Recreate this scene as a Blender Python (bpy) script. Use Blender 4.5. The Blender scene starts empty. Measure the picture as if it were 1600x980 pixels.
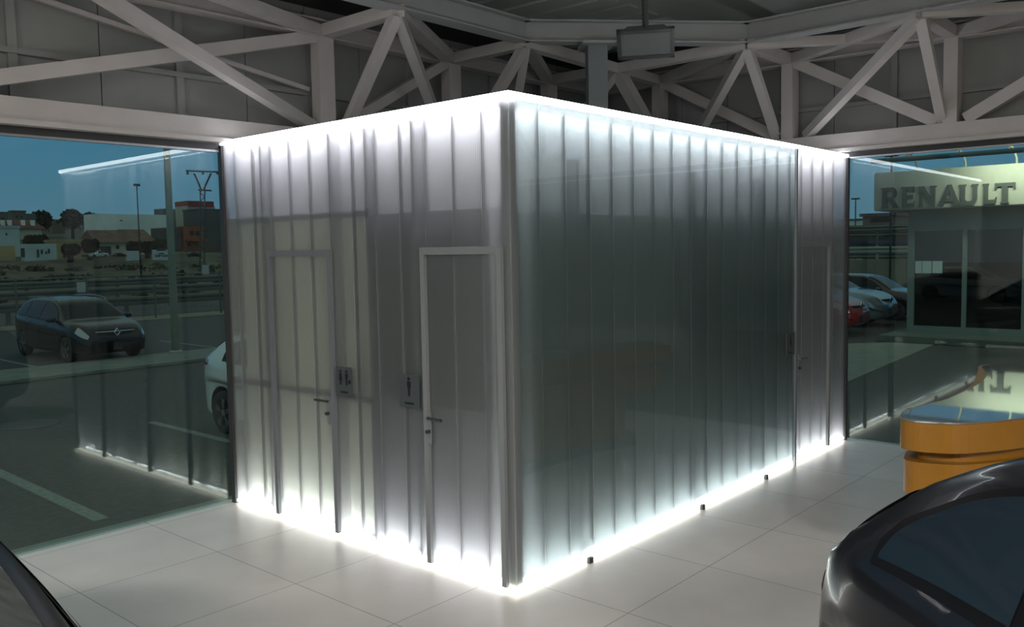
import bpy, bmesh, math, random
from mathutils import Vector, Matrix
random.seed(7)
SC = bpy.context.scene
COL = SC.collection
PI = math.pi

# ------------------------------------------------------------------ camera
CAM = Vector((3.2523, -3.7008, 2.0013))
F, YAW, PITCH, ROLL = 1360.24, 0.72084, 0.07398, -0.017847
W, D, H = 3.03, 5.13, 2.85          # toilet cabin: left face length, right face length, height
G = -0.20                           # level of the car park outside
fw = Vector((-math.sin(YAW)*math.cos(PITCH), math.cos(YAW)*math.cos(PITCH), -math.sin(PITCH)))
r0 = Vector((math.cos(YAW), math.sin(YAW), 0))
u0 = r0.cross(fw)
rt = r0*math.cos(ROLL) + u0*math.sin(ROLL)
up = -r0*math.sin(ROLL) + u0*math.cos(ROLL)
cd = bpy.data.cameras.new('camera'); cam = bpy.data.objects.new('camera', cd); COL.objects.link(cam)
m = Matrix((rt, up, -fw)).transposed().to_4x4(); m.translation = CAM
cam.matrix_world = m
cd.sensor_width = 36; cd.lens = F/1600*36; cd.clip_start = .05; cd.clip_end = 600
SC.camera = cam
def ray(u, v): return fw*F + rt*(u-800) - up*(v-490)
def on(u, v, ax, val):
    d = ray(u, v); return CAM + d*((val-CAM[ax])/d[ax])

# ------------------------------------------------------------------ world, exposure
SC.view_settings.view_transform = 'Standard'; SC.view_settings.look = 'None'
SC.view_settings.exposure = 0; SC.view_settings.gamma = 1; SC.view_settings.use_curve_mapping = False
SC.cycles.use_denoising = True
SC.cycles.max_bounces = 10; SC.cycles.transparent_max_bounces = 24; SC.cycles.transmission_bounces = 8
SC.cycles.sample_clamp_indirect = 4
wd = bpy.data.worlds.new('dusk'); SC.world = wd; wd.use_nodes = True
nt = wd.node_tree; bg = nt.nodes['Background']
tc = nt.nodes.new('ShaderNodeTexCoord'); sx = nt.nodes.new('ShaderNodeSeparateXYZ'); cr = nt.nodes.new('ShaderNodeValToRGB')
nt.links.new(tc.outputs['Generated'], sx.inputs[0]); nt.links.new(sx.outputs['Z'], cr.inputs[0]); nt.links.new(cr.outputs[0], bg.inputs[0])
e = cr.color_ramp.elements
e[0].position = 0; e[0].color = (.105, .195, .270, 1)
e[1].position = 1; e[1].color = (.24, .265, .25, 1)
x_ = e.new(.10); x_.color = (.075, .205, .330, 1)
x_ = e.new(.20); x_.color = (.050, .165, .29, 1); x_ = e.new(.42); x_.color = (.25, .30, .285, 1)
bg.inputs[1].default_value = 1.0
LED_TOP, LED_BOT, FILL_W = 10, 9, 470

# ------------------------------------------------------------------ materials
MATS = {}
def mat(name, col, rough=.5, metal=0, noise=0, nscale=8, bump=0, spec=.5, emis=None, es=0, coat=0, alpha=None):
    if name in MATS: return MATS[name]
    M = bpy.data.materials.new(name); M.use_nodes = True; MATS[name] = M
    t = M.node_tree; b = t.nodes['Principled BSDF']
    b.inputs['Roughness'].default_value = rough; b.inputs['Metallic'].default_value = metal
    b.inputs['Specular IOR Level'].default_value = spec; b.inputs['Coat Weight'].default_value = coat
    b.inputs['Base Color'].default_value = (*col, 1)
    if noise or bump:
        n = t.nodes.new('ShaderNodeTexNoise'); n.inputs['Scale'].default_value = nscale; n.inputs['Detail'].default_value = 5
        g = t.nodes.new('ShaderNodeTexCoord'); t.links.new(g.outputs['Object'], n.inputs['Vector'])
        if noise:
            r = t.nodes.new('ShaderNodeValToRGB'); t.links.new(n.outputs['Fac'], r.inputs[0])
            r.color_ramp.elements[0].position = .3; r.color_ramp.elements[1].position = .7
            r.color_ramp.elements[0].color = (*[c*(1-noise) for c in col], 1)
            r.color_ramp.elements[1].color = (*[min(1, c*(1+noise)) for c in col], 1)
            t.links.new(r.outputs[0], b.inputs['Base Color'])
        if bump:
            bp = t.nodes.new('ShaderNodeBump'); bp.inputs['Strength'].default_value = bump; bp.inputs['Distance'].default_value = .02
            t.links.new(n.outputs['Fac'], bp.inputs['Height']); t.links.new(bp.outputs[0], b.inputs['Normal'])
    if emis: b.inputs['Emission Color'].default_value = (*emis, 1); b.inputs['Emission Strength'].default_value = es
    return M

def schlick(t, r0, scale=1.0):
    lw = t.nodes.new('ShaderNodeLayerWeight'); lw.inputs['Blend'].default_value = .5
    p = t.nodes.new('ShaderNodeMath'); p.operation = 'POWER'; p.inputs[1].default_value = 5; t.links.new(lw.outputs['Facing'], p.inputs[0])
    q = t.nodes.new('ShaderNodeMath'); q.operation = 'MULTIPLY_ADD'; q.inputs[1].default_value = (1-r0)*scale; q.inputs[2].default_value = r0*scale
    t.links.new(p.outputs[0], q.inputs[0]); return q
def glassmat(name, tint, ior=.045, rough=0.0, refl=1.0):
    M = bpy.data.materials.new(name); M.use_nodes = True; MATS[name] = M
    t = M.node_tree; t.nodes.clear()
    o = t.nodes.new('ShaderNodeOutputMaterial'); mx = t.nodes.new('ShaderNodeMixShader')
    tr = t.nodes.new('ShaderNodeBsdfTransparent'); tr.inputs[0].default_value = (*tint, 1)
    gl = t.nodes.new('ShaderNodeBsdfGlossy'); gl.inputs['Roughness'].default_value = rough; gl.inputs['Color'].default_value = (refl, refl, refl, 1)
    fr = schlick(t, ior)
    t.links.new(fr.outputs[0], mx.inputs[0]); t.links.new(tr.outputs[0], mx.inputs[1]); t.links.new(gl.outputs[0], mx.inputs[2])
    t.links.new(mx.outputs[0], o.inputs[0]); return M

def skinmat(name, trans=.58, col=(.80, .785, .81)):
    """multiwall polycarbonate: part diffuse transmission, part clear, fine vertical flutes, glossy face"""
    M = bpy.data.materials.new(name); M.use_nodes = True; MATS[name] = M
    t = M.node_tree; t.nodes.clear(); N = t.nodes.new; L = t.links.new
    o = N('ShaderNodeOutputMaterial'); tl = N('ShaderNodeBsdfTranslucent'); tl.inputs[0].default_value = (*col, 1)
    df = N('ShaderNodeBsdfDiffuse'); df.inputs[0].default_value = (.26, .27, .265, 1)
    tr = N('ShaderNodeBsdfTransparent'); tr.inputs[0].default_value = (.86, .89, .875, 1)
    gl = N('ShaderNodeBsdfGlossy'); gl.inputs['Roughness'].default_value = .12
    a = N('ShaderNodeMixShader'); a.inputs[0].default_value = .22
    L(tl.outputs[0], a.inputs[1]); L(df.outputs[0], a.inputs[2])
    g = N('ShaderNodeTexCoord'); s = N('ShaderNodeSeparateXYZ'); L(g.outputs['Object'], s.inputs[0])
    ad = N('ShaderNodeMath'); ad.operation = 'ADD'; L(s.outputs['X'], ad.inputs[0]); L(s.outputs['Y'], ad.inputs[1])
    ml = N('ShaderNodeMath'); ml.operation = 'MULTIPLY'; ml.inputs[1].default_value = 2*PI/.016; L(ad.outputs[0], ml.inputs[0])
    sn = N('ShaderNodeMath'); sn.operation = 'SINE'; L(ml.outputs[0], sn.inputs[0])
    mr = N('ShaderNodeMapRange'); mr.inputs[1].default_value = -1; mr.inputs[2].default_value = 1
    mr.inputs[3].default_value = trans-.03; mr.inputs[4].default_value = trans+.03; L(sn.outputs[0], mr.inputs[0])
    b = N('ShaderNodeMixShader'); L(mr.outputs[0], b.inputs[0]); L(a.outputs[0], b.inputs[1]); L(tr.outputs[0], b.inputs[2])
    fr = schlick(t, .04)
    bp = N('ShaderNodeBump'); bp.inputs['Strength'].default_value = .1; bp.inputs['Distance'].default_value = .002
    L(sn.outputs[0], bp.inputs['Height']); L(bp.outputs[0], gl.inputs['Normal'])
    c = N('ShaderNodeMixShader'); L(fr.outputs[0], c.inputs[0]); L(b.outputs[0], c.inputs[1]); L(gl.outputs[0], c.inputs[2])
    L(c.outputs[0], o.inputs[0]); return M

def floormat():
    M = bpy.data.materials.new('floor_tiles'); M.use_nodes = True
    t = M.node_tree; b = t.nodes['Principled BSDF']; N = t.nodes.new; L = t.links.new
    g = N('ShaderNodeTexCoord'); br = N('ShaderNodeTexBrick'); L(g.outputs['Object'], br.inputs['Vector'])
    br.offset = 0; br.squash = 1
    br.inputs['Scale'].default_value = 1; br.inputs['Brick Width'].default_value = .9; br.inputs['Row Height'].default_value = .9
    br.inputs['Mortar Size'].default_value = .0035; br.inputs['Mortar Smooth'].default_value = .3
    br.inputs['Color1'].default_value = (.60, .585, .57, 1); br.inputs['Color2'].default_value = (.64, .625, .61, 1); br.inputs['Mortar'].default_value = (.33, .32, .31, 1)
    mp = N('ShaderNodeMapping'); mp.inputs['Location'].default_value = (.25, .72, 0); L(g.outputs['Object'], mp.inputs[0]); L(mp.outputs[0], br.inputs['Vector'])
    n = N('ShaderNodeTexNoise'); n.inputs['Scale'].default_value = 2.2; n.inputs['Detail'].default_value = 6; L(g.outputs['Object'], n.inputs['Vector'])
    mx = N('ShaderNodeMix'); mx.data_type = 'RGBA'; mx.blend_type = 'MULTIPLY'; mx.inputs[0].default_value = .22
    L(br.outputs['Color'], mx.inputs[6]); L(n.outputs['Fac'], mx.inputs[7]); L(mx.outputs[2], b.inputs['Base Color'])
    r = N('ShaderNodeMapRange'); r.inputs[3].default_value = .22; r.inputs[4].default_value = .28; L(n.outputs['Fac'], r.inputs[0]); L(r.outputs[0], b.inputs['Roughness'])
    return M

STEEL = mat('white_painted_steel', (.40, .38, .37), .5, noise=.05, nscale=5)
STEEL2 = mat('grey_painted_steel', (.27, .28, .28), .5, noise=.05, nscale=4)
CLAD = mat('grey_cladding', (.23, .24, .235), .6, noise=.06, nscale=3)
SOFFIT = mat('grey_soffit', (.42, .45, .43), .7, noise=.04, nscale=1.5)
BLACKGAP = mat('dark_recess', (.02, .02, .022), .6)
ALU = mat('grey_aluminium', (.30, .31, .33), .35, .6)
DALU = mat('dark_aluminium', (.06, .06, .065), .35, .5)
CHROME = mat('chrome', (.75, .75, .78), .12, 1)
BLACK = mat('black_plastic', (.018, .018, .02), .45)
GLASS = glassmat('tinted_pane', (.84, .93, .89), .035)
CLEAR = glassmat('clear_sheet', (.86, .92, .91), .05, .02)
SKIN = skinmat('polycarbonate')
INNER_BACKLIT = mat('inner_white_backlit', (.66, .64, .70), .6, noise=.03)
INNER_D = mat('inner_wall_grey', (.05, .066, .07), .6, noise=.04)
INNER_M = mat('inner_wall_mid', (.20, .21, .225), .6, noise=.04)
INNER_B = mat('inner_wall_cream', (.62, .66, .54), .6, noise=.03)
LED = mat('led_diffuser', (.9, .9, .9), .5, emis=(.93, .95, 1), es=9)

# ------------------------------------------------------------------ mesh helpers
class MB:
    def __init__(s): s.v = []; s.f = []; s.mi = []
    def add(s, vs, fs, mi=0):
        k = len(s.v); s.v += [Vector(p) for p in vs]; s.f += [tuple(i+k for i in f) for f in fs]; s.mi += [mi]*len(fs); return s
    def box(s, a, b, mi=0, bev=0):
        x0, y0, z0 = [min(p, q) for p, q in zip(a, b)]; x1, y1, z1 = [max(p, q) for p, q in zip(a, b)]
        if bev:
            c = min(bev, (x1-x0)/3, (y1-y0)/3, (z1-z0)/3)
            bm = bmesh.new(); bmesh.ops.create_cube(bm, size=1)
            for v in bm.verts: v.co = Vector(((x0+x1)/2+v.co.x*(x1-x0), (y0+y1)/2+v.co.y*(y1-y0), (z0+z1)/2+v.co.z*(z1-z0)))
            bmesh.ops.bevel(bm, geom=bm.edges[:], offset=c, segments=2, affect='EDGES')
            bm.verts.index_update(); s.add([v.co.copy() for v in bm.verts], [[v.index for v in f.verts] for f in bm.faces], mi); bm.free(); return s
        return s.add([(x0,y0,z0),(x1,y0,z0),(x1,y1,z0),(x0,y1,z0),(x0,y0,z1),(x1,y0,z1),(x1,y1,z1),(x0,y1,z1)],
              [(0,3,2,1),(4,5,6,7),(0,1,5,4),(1,2,6,5),(2,3,7,6),(3,0,4,7)], mi)
    def bar(s, p, q, w, h, upv=(0,0,1), mi=0):
        p = Vector(p); q = Vector(q); d = (q-p).normalized(); a = d.cross(Vector(upv))
        if a.length < 1e-4: a = d.cross(Vector((1,0,0)))
        a.normalize(); b = a.cross(d)
        vs = [e + a*(i*w/2) + b*(j*h/2) for e in (p, q) for i, j in ((-1,-1),(1,-1),(1,1),(-1,1))]
        return s.add(vs, [(0,1,2,3),(7,6,5,4),(0,4,5,1),(1,5,6,2),(2,6,7,3),(3,7,4,0)], mi)
    def ibeam(s, p, q, w, h, t=.014, upv=(0,0,1)):
        p = Vector(p); q = Vector(q); d = (q-p).normalized(); a = d.cross(Vector(upv)).normalized(); b = a.cross(d)
        s.bar(p+b*(h/2-t/2), q+b*(h/2-t/2), w, t, upv); s.bar(p-b*(h/2-t/2), q-b*(h/2-t/2), w, t, upv); s.bar(p, q, t, h-2*t, upv); return s
    def tube(s, pts, r, n=10, closed=False, mi=0):
        pts = [Vector(p) for p in pts]; N = len(pts); rs = r if isinstance(r, (list, tuple)) else [r]*N
        k = len(s.v); prev = None
        for i, p in enumerate(pts):
            d = ((pts[(i+1) % N] - pts[i-1]) if closed else (pts[min(i+1, N-1)]-pts[max(i-1, 0)])).normalized()
            a = prev if prev is not None else d.orthogonal()
            a = (a - d*a.dot(d)).normalized(); prev = a; b = d.cross(a)
            for j in range(n): s.v.append(p + (a*math.cos(2*PI*j/n) + b*math.sin(2*PI*j/n))*rs[i])
        for i in range(N if closed else N-1):
            for j in range(n):
                i2 = (i+1) % N
                s.f.append((k+i*n+j, k+i*n+(j+1) % n, k+i2*n+(j+1) % n, k+i2*n+j)); s.mi.append(mi)
        if not closed:
            s.f.append(tuple(k+j for j in range(n))[::-1]); s.mi.append(mi); s.f.append(tuple(k+(N-1)*n+j for j in range(n))); s.mi.append(mi)
        return s
    def prism(s, poly, f0, f1, mi=0):
        """poly: 2D points; f0/f1 map a 2D point to the two 3D faces"""
        n = len(poly); a = [f0(*p) for p in poly]; b = [f1(*p) for p in poly]
        return s.add(a+b, [tuple(range(n))[::-1], tuple(range(n, 2*n))] + [(i, (i+1) % n, n+(i+1) % n, n+i) for i in range(n)], mi)
    def lathe(s, prof, c=(0,0,0), axis='z', n=24, mi=0):
        k = len(s.v); c = Vector(c)
        for r, h in prof:
            for j in range(n):
                x, y = r*math.cos(2*PI*j/n), r*math.sin(2*PI*j/n)
                s.v.append(c + (Vector((x, y, h)) if axis == 'z' else Vector((x, h, y)) if axis == 'y' else Vector((h, x, y))))
        for i in range(len(prof)-1):
            for j in range(n): s.f.append((k+i*n+j, k+i*n+(j+1) % n, k+(i+1)*n+(j+1) % n, k+(i+1)*n+j)); s.mi.append(mi)
        return s
    def grid(s, fn, nu, nv, mi=0):
        k = len(s.v)
        for i in range(nu+1):
            for j in range(nv+1): s.v.append(Vector(fn(i/nu, j/nv)))
        for i in range(nu):
            for j in range(nv):
                a = k+i*(nv+1)+j; s.f.append((a, a+1, a+nv+2, a+nv+1)); s.mi.append(mi)
        return s
    def build(s, name, mats, parent=None, smooth=False, local=False, weld=False):
        me = bpy.data.meshes.new(name); off = Vector((0,0,0))
        if not local:
            p = parent
            while p: off += p.location; p = p.parent
        me.from_pydata([v-off for v in s.v], [], s.f)
        for M_ in (mats if isinstance(mats, (list, tuple)) else [mats]): me.materials.append(M_)
        me.polygons.foreach_set('material_index', s.mi)
        bm = bmesh.new(); bm.from_mesh(me)
        if weld: bmesh.ops.remove_doubles(bm, verts=bm.verts, dist=.0004)
        bmesh.ops.recalc_face_normals(bm, faces=bm.faces); bm.to_mesh(me); bm.free()
        if smooth: me.shade_smooth() if smooth is True else me.shade_auto_smooth() if hasattr(me, 'shade_auto_smooth') else None
        if smooth: me.polygons.foreach_set('use_smooth', [True]*len(me.polygons))
        o = bpy.data.objects.new(name, me); COL.objects.link(o)
        if parent: o.parent = parent
        return o

def tag(o, label, cat, group=None, kind=None):
    if label: o['label'] = label
    if cat: o['category'] = cat
    if group: o['group'] = group
    if kind: o['kind'] = kind
    return o
def thing(name, loc, label, cat, group=None, rz=0):
    o = bpy.data.objects.new(name, None); COL.objects.link(o); o.location = loc; o.rotation_euler = (0,0,rz); o.empty_display_size = .2
    return tag(o, label, cat, group)
def struct(o, label=None, cat=None): o['kind'] = 'structure'; return tag(o, label, cat)
def copy_tree(o, parent=None):
    c = o.copy(); COL.objects.link(c); c.parent = parent
    for ch in list(o.children): copy_tree(ch, c)
    return c
def B(a, b, bev=0): return MB().box(a, b, 0, bev)

# ================================================================== SETTING
RX, RY = 10.0, -11.0
XL = -W; YR = D                     # planes of the two glazed facades
# floor, its outer corner behind the cabin
o = B((XL-.06, RY, -.2), (RX, YR+.06, 0)).build('floor', floormat()); struct(o, 'pale grey tiled showroom floor', 'floor')
o = B((XL-.09, RY, -.21), (XL-.06, YR+.09, .004)).build('trim_1', ALU); struct(o, 'thin metal edge of the floor under the left glass', 'trim')
o = B((XL-.06, YR+.06, -.21), (RX, YR+.09, .004)).build('trim_2', ALU); struct(o, 'thin metal edge of the floor under the right glass', 'trim')
o = B((XL-.5, RY, G-.02), (XL-.09, YR+.5, G+.10)).build('trim_3', mat('kerb_concrete', (.16, .19, .185), .8, noise=.15, nscale=6)); struct(o, 'low concrete kerb outside the left glass', 'kerb')
o = B((XL-.09, YR+.09, G-.02), (RX, YR+.5, G+.10)).build('trim_4', MATS['kerb_concrete']); struct(o, 'low concrete kerb outside the right glass', 'kerb')
# glazing
o = B((XL-.012, RY, .004), (XL, -.02, 2.80)).build('window_1', GLASS); struct(o, 'large glass pane left of the lit cabin', 'window')
o = B((.02, YR, .004), (RX, YR+.012, 2.84)).build('window_2', GLASS); struct(o, 'large glass pane right of the lit cabin', 'window')
# perimeter beams above the glass
def pbeam(i, a, b, z0, z1, lab):
    t = thing('trim_%d' % i, ((a[0]+b[0])/2, (a[1]+b[1])/2, z0), lab, 'beam'); t['kind'] = 'structure'
    if a[0] == b[0]:
        x = a[0]; s = 1
        B((x-.16, a[1], z0+.05), (x+.07, b[1], z1)).build('beam', STEEL, t)
        B((x-.02, a[1], z0+.035), (x+.115, b[1], z0+.07)).build('lip', STEEL, t)
        B((x-.10, a[1], z0-.015), (x+.03, b[1], z0+.035)).build('recess', BLACKGAP, t)
        B((x-.012, a[1], z0-.032), (x+.022, b[1], z0-.015)).build('glazing_channel', ALU, t)
    else:
        y = a[1]
        B((a[0], y-.07, z0+.05), (b[0], y+.16, z1)).build('beam', STEEL, t)
        B((a[0], y-.115, z0+.035), (b[0], y+.02, z0+.07)).build('lip', STEEL, t)
        B((a[0], y-.03, z0-.015), (b[0], y+.10, z0+.035)).build('recess', BLACKGAP, t)
        B((a[0], y-.022, z0-.032), (b[0], y+.012, z0-.015)).build('glazing_channel', ALU, t)
pbeam(5, (XL, RY), (XL, YR), 2.83, 3.05, 'white steel beam above the left glass')
pbeam(6, (XL+.12, YR), (RX, YR), 2.87, 3.09, 'white steel beam above the right glass')
# cladding above the beams: panels with vertical joints and a horizontal girt
def clad(name, fn, n0, n1, step, lab):
    t = thing(name, fn((n0+n1)/2, 0, 3.05), lab, 'wall'); t['kind'] = 'structure'
    mb = MB(); k = n0
    while k < n1-.01:
        e_ = min(n1, k+step); mb.box(fn(k+.004, .0, 3.0), fn(e_-.004, .05, 4.16)); k += step
    mb.build('cladding', CLAD, t)
    MB().box(fn(n0, .052, 3.0), fn(n1, .09, 4.4)).build('backing', BLACKGAP, t)
    g = MB().box(fn(n0, -.05, 3.38), fn(n1, 0, 3.42)); g.build('girt', CLAD, t)
    g = MB().box(fn(n0, -.04, 4.02), fn(n1, 0, 4.06)); g.build('girt', CLAD, t)
    k = n0
    while k < n1:
        if k > n0+.2: MB().box(fn(k-.03, -.035, 3.05), fn(k+.03, 0, 4.1)).build('mullion', CLAD, t)
        k += step*2
clad('wall_left', lambda a, d, z: (XL-.22-d, a, z), RY, YR+.2, .6, 'grey clad wall above the left glass')
clad('wall_back', lambda a, d, z: (a, YR+.22+d, z), XL-.2, RX, .6, 'grey clad wall above the right glass')
# the walls behind and beside the camera
WALLM = mat('showroom_wall', (.30, .31, .30), .7, noise=.03)
struct(B((XL, RY-.1, -.02), (RX+.1, RY, 4.5)).build('wall_front', WALLM), 'plain wall behind the camera', 'wall')
struct(B((RX, RY, -.02), (RX+.1, YR+.2, 4.5)).build('wall_right', WALLM), 'plain wall right of the camera', 'wall')
# ceiling: a smooth soffit with a raised rounded centre and a lower edge band
ct = thing('ceiling', (2, -2, 4.3), 'grey soffit above the steel trusses', 'ceiling'); ct['kind'] = 'structure'
B((XL-.4, RY-.1, 4.42), (RX+.1, YR+.4, 4.50)).build('roof_deck', SOFFIT, ct)
mb = MB()
for k in range(46): mb.box((XL-.3, RY+k*.36, 4.395), (XL+1.35, RY+k*.36+.18, 4.42))
mb.build('corrugation', SOFFIT, ct)
# rounded lower soffit inside the ring of trusses
cx0, cy0, rr = -.95, 3.1, 2.2
pl = [(RX, cy0)]
for k in range(13):
    a = PI/2 + k/12*PI/2
    pl.append((cx0+rr+math.cos(a)*rr, cy0-rr+math.sin(a)*rr))
pl += [(cx0, RY), (RX, RY)]
MB().prism(pl, lambda x, y: (x, y, 4.20), lambda x, y: (x, y, 4.395)).build('lower_soffit', SOFFIT, ct)

# ------------------------------------------------------------------ roof truss
tr_ = thing('roof_truss', (XL+.5, YR-.5, 3.05), 'pale painted steel space truss running over both glass walls', 'truss')
ZT, ZB = 3.90, 3.08; IN = .98
TL = [-5.22, -2.10, 1.02, 2.59, 4.15]                 # facade columns, left
NL = [-5.22, -2.10, 1.02, 2.59]
TR = [-2.17, -.61, .95, 2.51, 4.07, 5.63]
NR = [-.61, .95, 2.51, 4.07, 5.63]
lT = lambda y: Vector((XL+.0, y, ZT)); lB = lambda y: Vector((XL+.0, y, ZB)); lN = lambda y: Vector((XL+IN, y, 3.90))
rT = lambda x: Vector((x, YR, ZT)); rB = lambda x: Vector((x, YR, ZB+.03)); rN = lambda x: Vector((x, YR-IN, 3.90))
def memb(name, p, q, w, h=None, mt=STEEL, upv=(0,0,1)): return MB().bar(p, q, w, h or w, upv).build(name, mt, tr_)
# outer top chords (H sections) and columns
MB().ibeam((XL, RY+.2, ZT+.02), (XL, YR, ZT+.02), .13, .15).build('outer_chord', STEEL, tr_)
MB().ibeam((XL, YR, ZT+.02), (RX-.2, YR, ZT+.02), .13, .15).build('outer_chord', STEEL, tr_)
for y in TL: MB().bar((XL, y, 3.05), (XL, y, ZT-.05), .16, .12, (1,0,0)).build('post', STEEL, tr_)
for x in TR: MB().bar((x, YR, 3.09), (x, YR, ZT-.05), .16, .12, (1,0,0)).build('post', STEEL, tr_)
MB().bar((XL, YR, 3.05), (XL, YR, ZT), .14, .14).build('post', STEEL, tr_)
# inner ring chord: left run, chamfer across the corner, right run
CH = .20
def chord(p, q): MB().ibeam(p, q, .16, CH).build('inner_chord', STEEL2, tr_)
zc = Vector((0,0,.10))
chord(Vector((XL+IN, RY+.2, 3.9))+zc, lN(2.59)+zc); chord(lN(2.59)+zc, rN(-.61)+zc); chord(rN(-.61)+zc, Vector((RX-.2, YR-IN, 3.9))+zc)
# horizontal bracing between outer and inner chords
for y in (-5.22, -2.10, 1.02, 2.59): memb('strut', lT(y), lN(y), .11, .10)
memb('brace', lT(1.02), lN(-2.10), .11, .09); memb('brace', lT(2.59), lN(1.02), .12, .10); memb('brace', lT(4.15), lN(2.59), .11, .09); memb('brace', lT(-2.10), lN(-5.22), .11, .09)
for x in NR: memb('strut', rT(x), rN(x), .11, .10)
for a, b in ((-2.17, -.61), (-.61, .95), (.95, 2.51), (2.51, 4.07)): memb('brace', rT(a), rN(b), .11, .09)
for a, b in ((.95, -.61), (2.51, .95)): memb('brace', rT(a), rN(b), .09, .08)
MN = Vector((XL+IN+.03, YR-IN-.12, 3.86))
for q in (lN(2.59), rN(-.61), lT(4.15), rT(-2.17), Vector((XL, YR, ZT))): memb('strut', MN, q, .11, .10)
memb('diagonal', MN, rB(-2.17)+Vector((.05,-.05,0)), .12); memb('diagonal', MN, lB(4.15)+Vector((.05,.05,0)), .10)
# inclined members from the inner chord to the feet on the facade
dg = [(lN(-2.10), lB(1.02)+Vector((0,-.12,0))), (lN(1.02), lB(1.02)+Vector((0,.22,0))), (lN(1.02), lB(2.59)+Vector((0,-.10,0))),
      (lN(2.59), lB(2.59)+Vector((0,.2,0))), (lN(2.59), lB(4.15)+Vector((0,-.7,0))), (lN(-2.10), lB(-2.10)), (lN(-5.22), lB(-2.10)),
      (rN(-.61), rB(-2.17)+Vector((.40,0,0))), (rN(-.61), rB(-.61)+Vector((-.14,0,0))),
      (rN(.95), rB(-.61)+Vector((.18,0,0))), (rN(.95), rB(.95)+Vector((-.08,0,0))),
      (rN(2.51), rB(2.51)), (rN(4.07), rB(2.51)), (rN(4.07), rB(4.07))]
for p, q in dg: memb('diagonal', p-Vector((0,0,.02)), q, .085, .085, STEEL)
# bracing in the plane of the facade
memb('brace', lT(1.02)-Vector((0,0,.03)), lB(-2.10)-Vector((-.03,0,.06)), .09, .10); memb('brace', lT(2.59), lB(1.02)+Vector((.0,.12,0)), .10, .09)
memb('brace', rT(-2.17), rB(-.61)+Vector((-.1,0,0)), .10, .11); memb('brace', rT(-.61), rB(.95)+Vector((-.12,0,0)), .10, .11)
memb('brace', rT(2.51), rB(.95)+Vector((.12,0,0)), .10, .11); memb('brace', rT(2.51), rB(4.07), .10, .11)
memb('rod', (XL-.12, -1.5, 3.80), (XL-.12, .95, 3.42), .035)

# column carrying the corner of the ring; passes down through the open top of the cabin
co = thing('steel_column', (-1.60, 3.08, 0), 'grey steel column rising out of the cabin top to the corner truss', 'column')
MB().bar((-1.60, 3.08, .012), (-1.60, 3.08, 3.89), .20, .18, (1,1,0)).build('shaft', mat('column_grey', (.14,.16,.165), .5), co)  # grey darkened to paint in the unlit space above the cabin
MB().bar((-1.60, 3.08, 3.87), (-1.60, 3.08, 3.895), .34, .30, (1,1,0)).build('cap_plate', STEEL2, co)
MB().bar((-1.60, 3.08, .0), (-1.60, 3.08, .014), .34, .30, (1,1,0)).build('base_plate', STEEL2, co)

# floodlight under the ring chord
fd = ray(1009, 64); fp = CAM + fd/ fd.length * 7.0
fl = thing('floodlight', fp, 'grey rectangular floodlight with a glass front clamped under the roof chord', 'floodlight')
R_ = Matrix.Rotation(math.radians(31), 4, 'Z') @ Matrix.Rotation(math.radians(-38), 4, 'X')
def rl(mb, smooth=False):
    for i, v in enumerate(mb.v): mb.v[i] = fp + R_ @ v
    return mb
rl(MB().prism([(-.20,-.12),(.20,-.12),(.20,.12),(-.20,.12)], lambda x, y: (x, y, -.03), lambda x, y: (x*.66, y*.55, .10))).build('housing', mat('floodlight_grey', (.05,.055,.055), .4, .3), fl)
mb = MB()
for a, b in (((-.215,-.135,-.045),(.215,-.105,-.015)), ((-.215,.105,-.045),(.215,.135,-.015)), ((-.215,-.135,-.045),(-.185,.135,-.015)), ((.185,-.135,-.045),(.215,.135,-.015))): mb.box(a, b)
rl(mb).build('bezel', MATS['floodlight_grey'], fl)
rl(MB().box((-.186,-.106,-.036), (.186,.106,-.030))).build('front_glass', mat('dusty_glass', (.09,.10,.095), .3), fl)
mb = MB(); mb.bar(fp+Vector((0,0,.06)), fp+Vector((-.02,.02,.34)), .03, .09); mb.build('bracket', MATS['floodlight_grey'], fl)

# ================================================================== LIT CABIN
cb = thing('toilet_cabin', (-W/2, D/2, 0), 'glowing translucent polycarbonate toilet cabin in the showroom corner', 'cabin')
def lf(t, off, z): return Vector((-W*t, -off, z))            # left face, off = outwards
def rf(t, off, z): return Vector((off, D*t, z))              # right face
# translucent panels
LJ = [.0] + [.0727+.0785*k for k in range(12)] + [1.0]
for a, b in zip(LJ[:-1], LJ[1:]): MB().box(lf(a+.0012, -.012, .035), lf(b-.0012, 0, H)).build('wall_panel', SKIN, cb)
RJ = [.0] + [.052+.0487*k for k in range(19)] + [1.0]
for a, b in zip(RJ[:-1], RJ[1:]): MB().box(rf(a+.0008, -.012, .035), rf(b-.0008, 0, H)).build('wall_panel', SKIN, cb)
JM = mat('joint_grey', (.12,.12,.14), .5)
for a in LJ[1:-1]: MB().box(lf(a-.0022, -.03, .10), lf(a+.0022, -.013, H-.05)).build('panel_joint', JM, cb)
for a in RJ[1:-1]: MB().box(rf(a-.0014, -.03, .10), rf(a+.0014, -.013, H-.05)).build('panel_joint', JM, cb)
# inner walls; the white upper band paints the backlit void above them
IW = .15
def inner(face, t0, t1, z0, z1, mt): MB().box(face(t0, -IW-.03, z0), face(t1, -IW, z1)).build('inner_wall', mt, cb)
inner(lf, .05, .462, .02, 1.0, INNER_M); inner(lf, .05, .462, 1.0, 2.25, INNER_D); inner(lf, .462, .99, .02, 2.25, INNER_B)
inner(lf, .05, .99, 2.25, H-.02, INNER_BACKLIT)
inner(rf, .035, .99, .02, 2.22, mat('inner_wall_side', (.12,.14,.14), .6, noise=.04)); inner(rf, .035, .99, 2.22, H-.02, INNER_BACKLIT)
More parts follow.
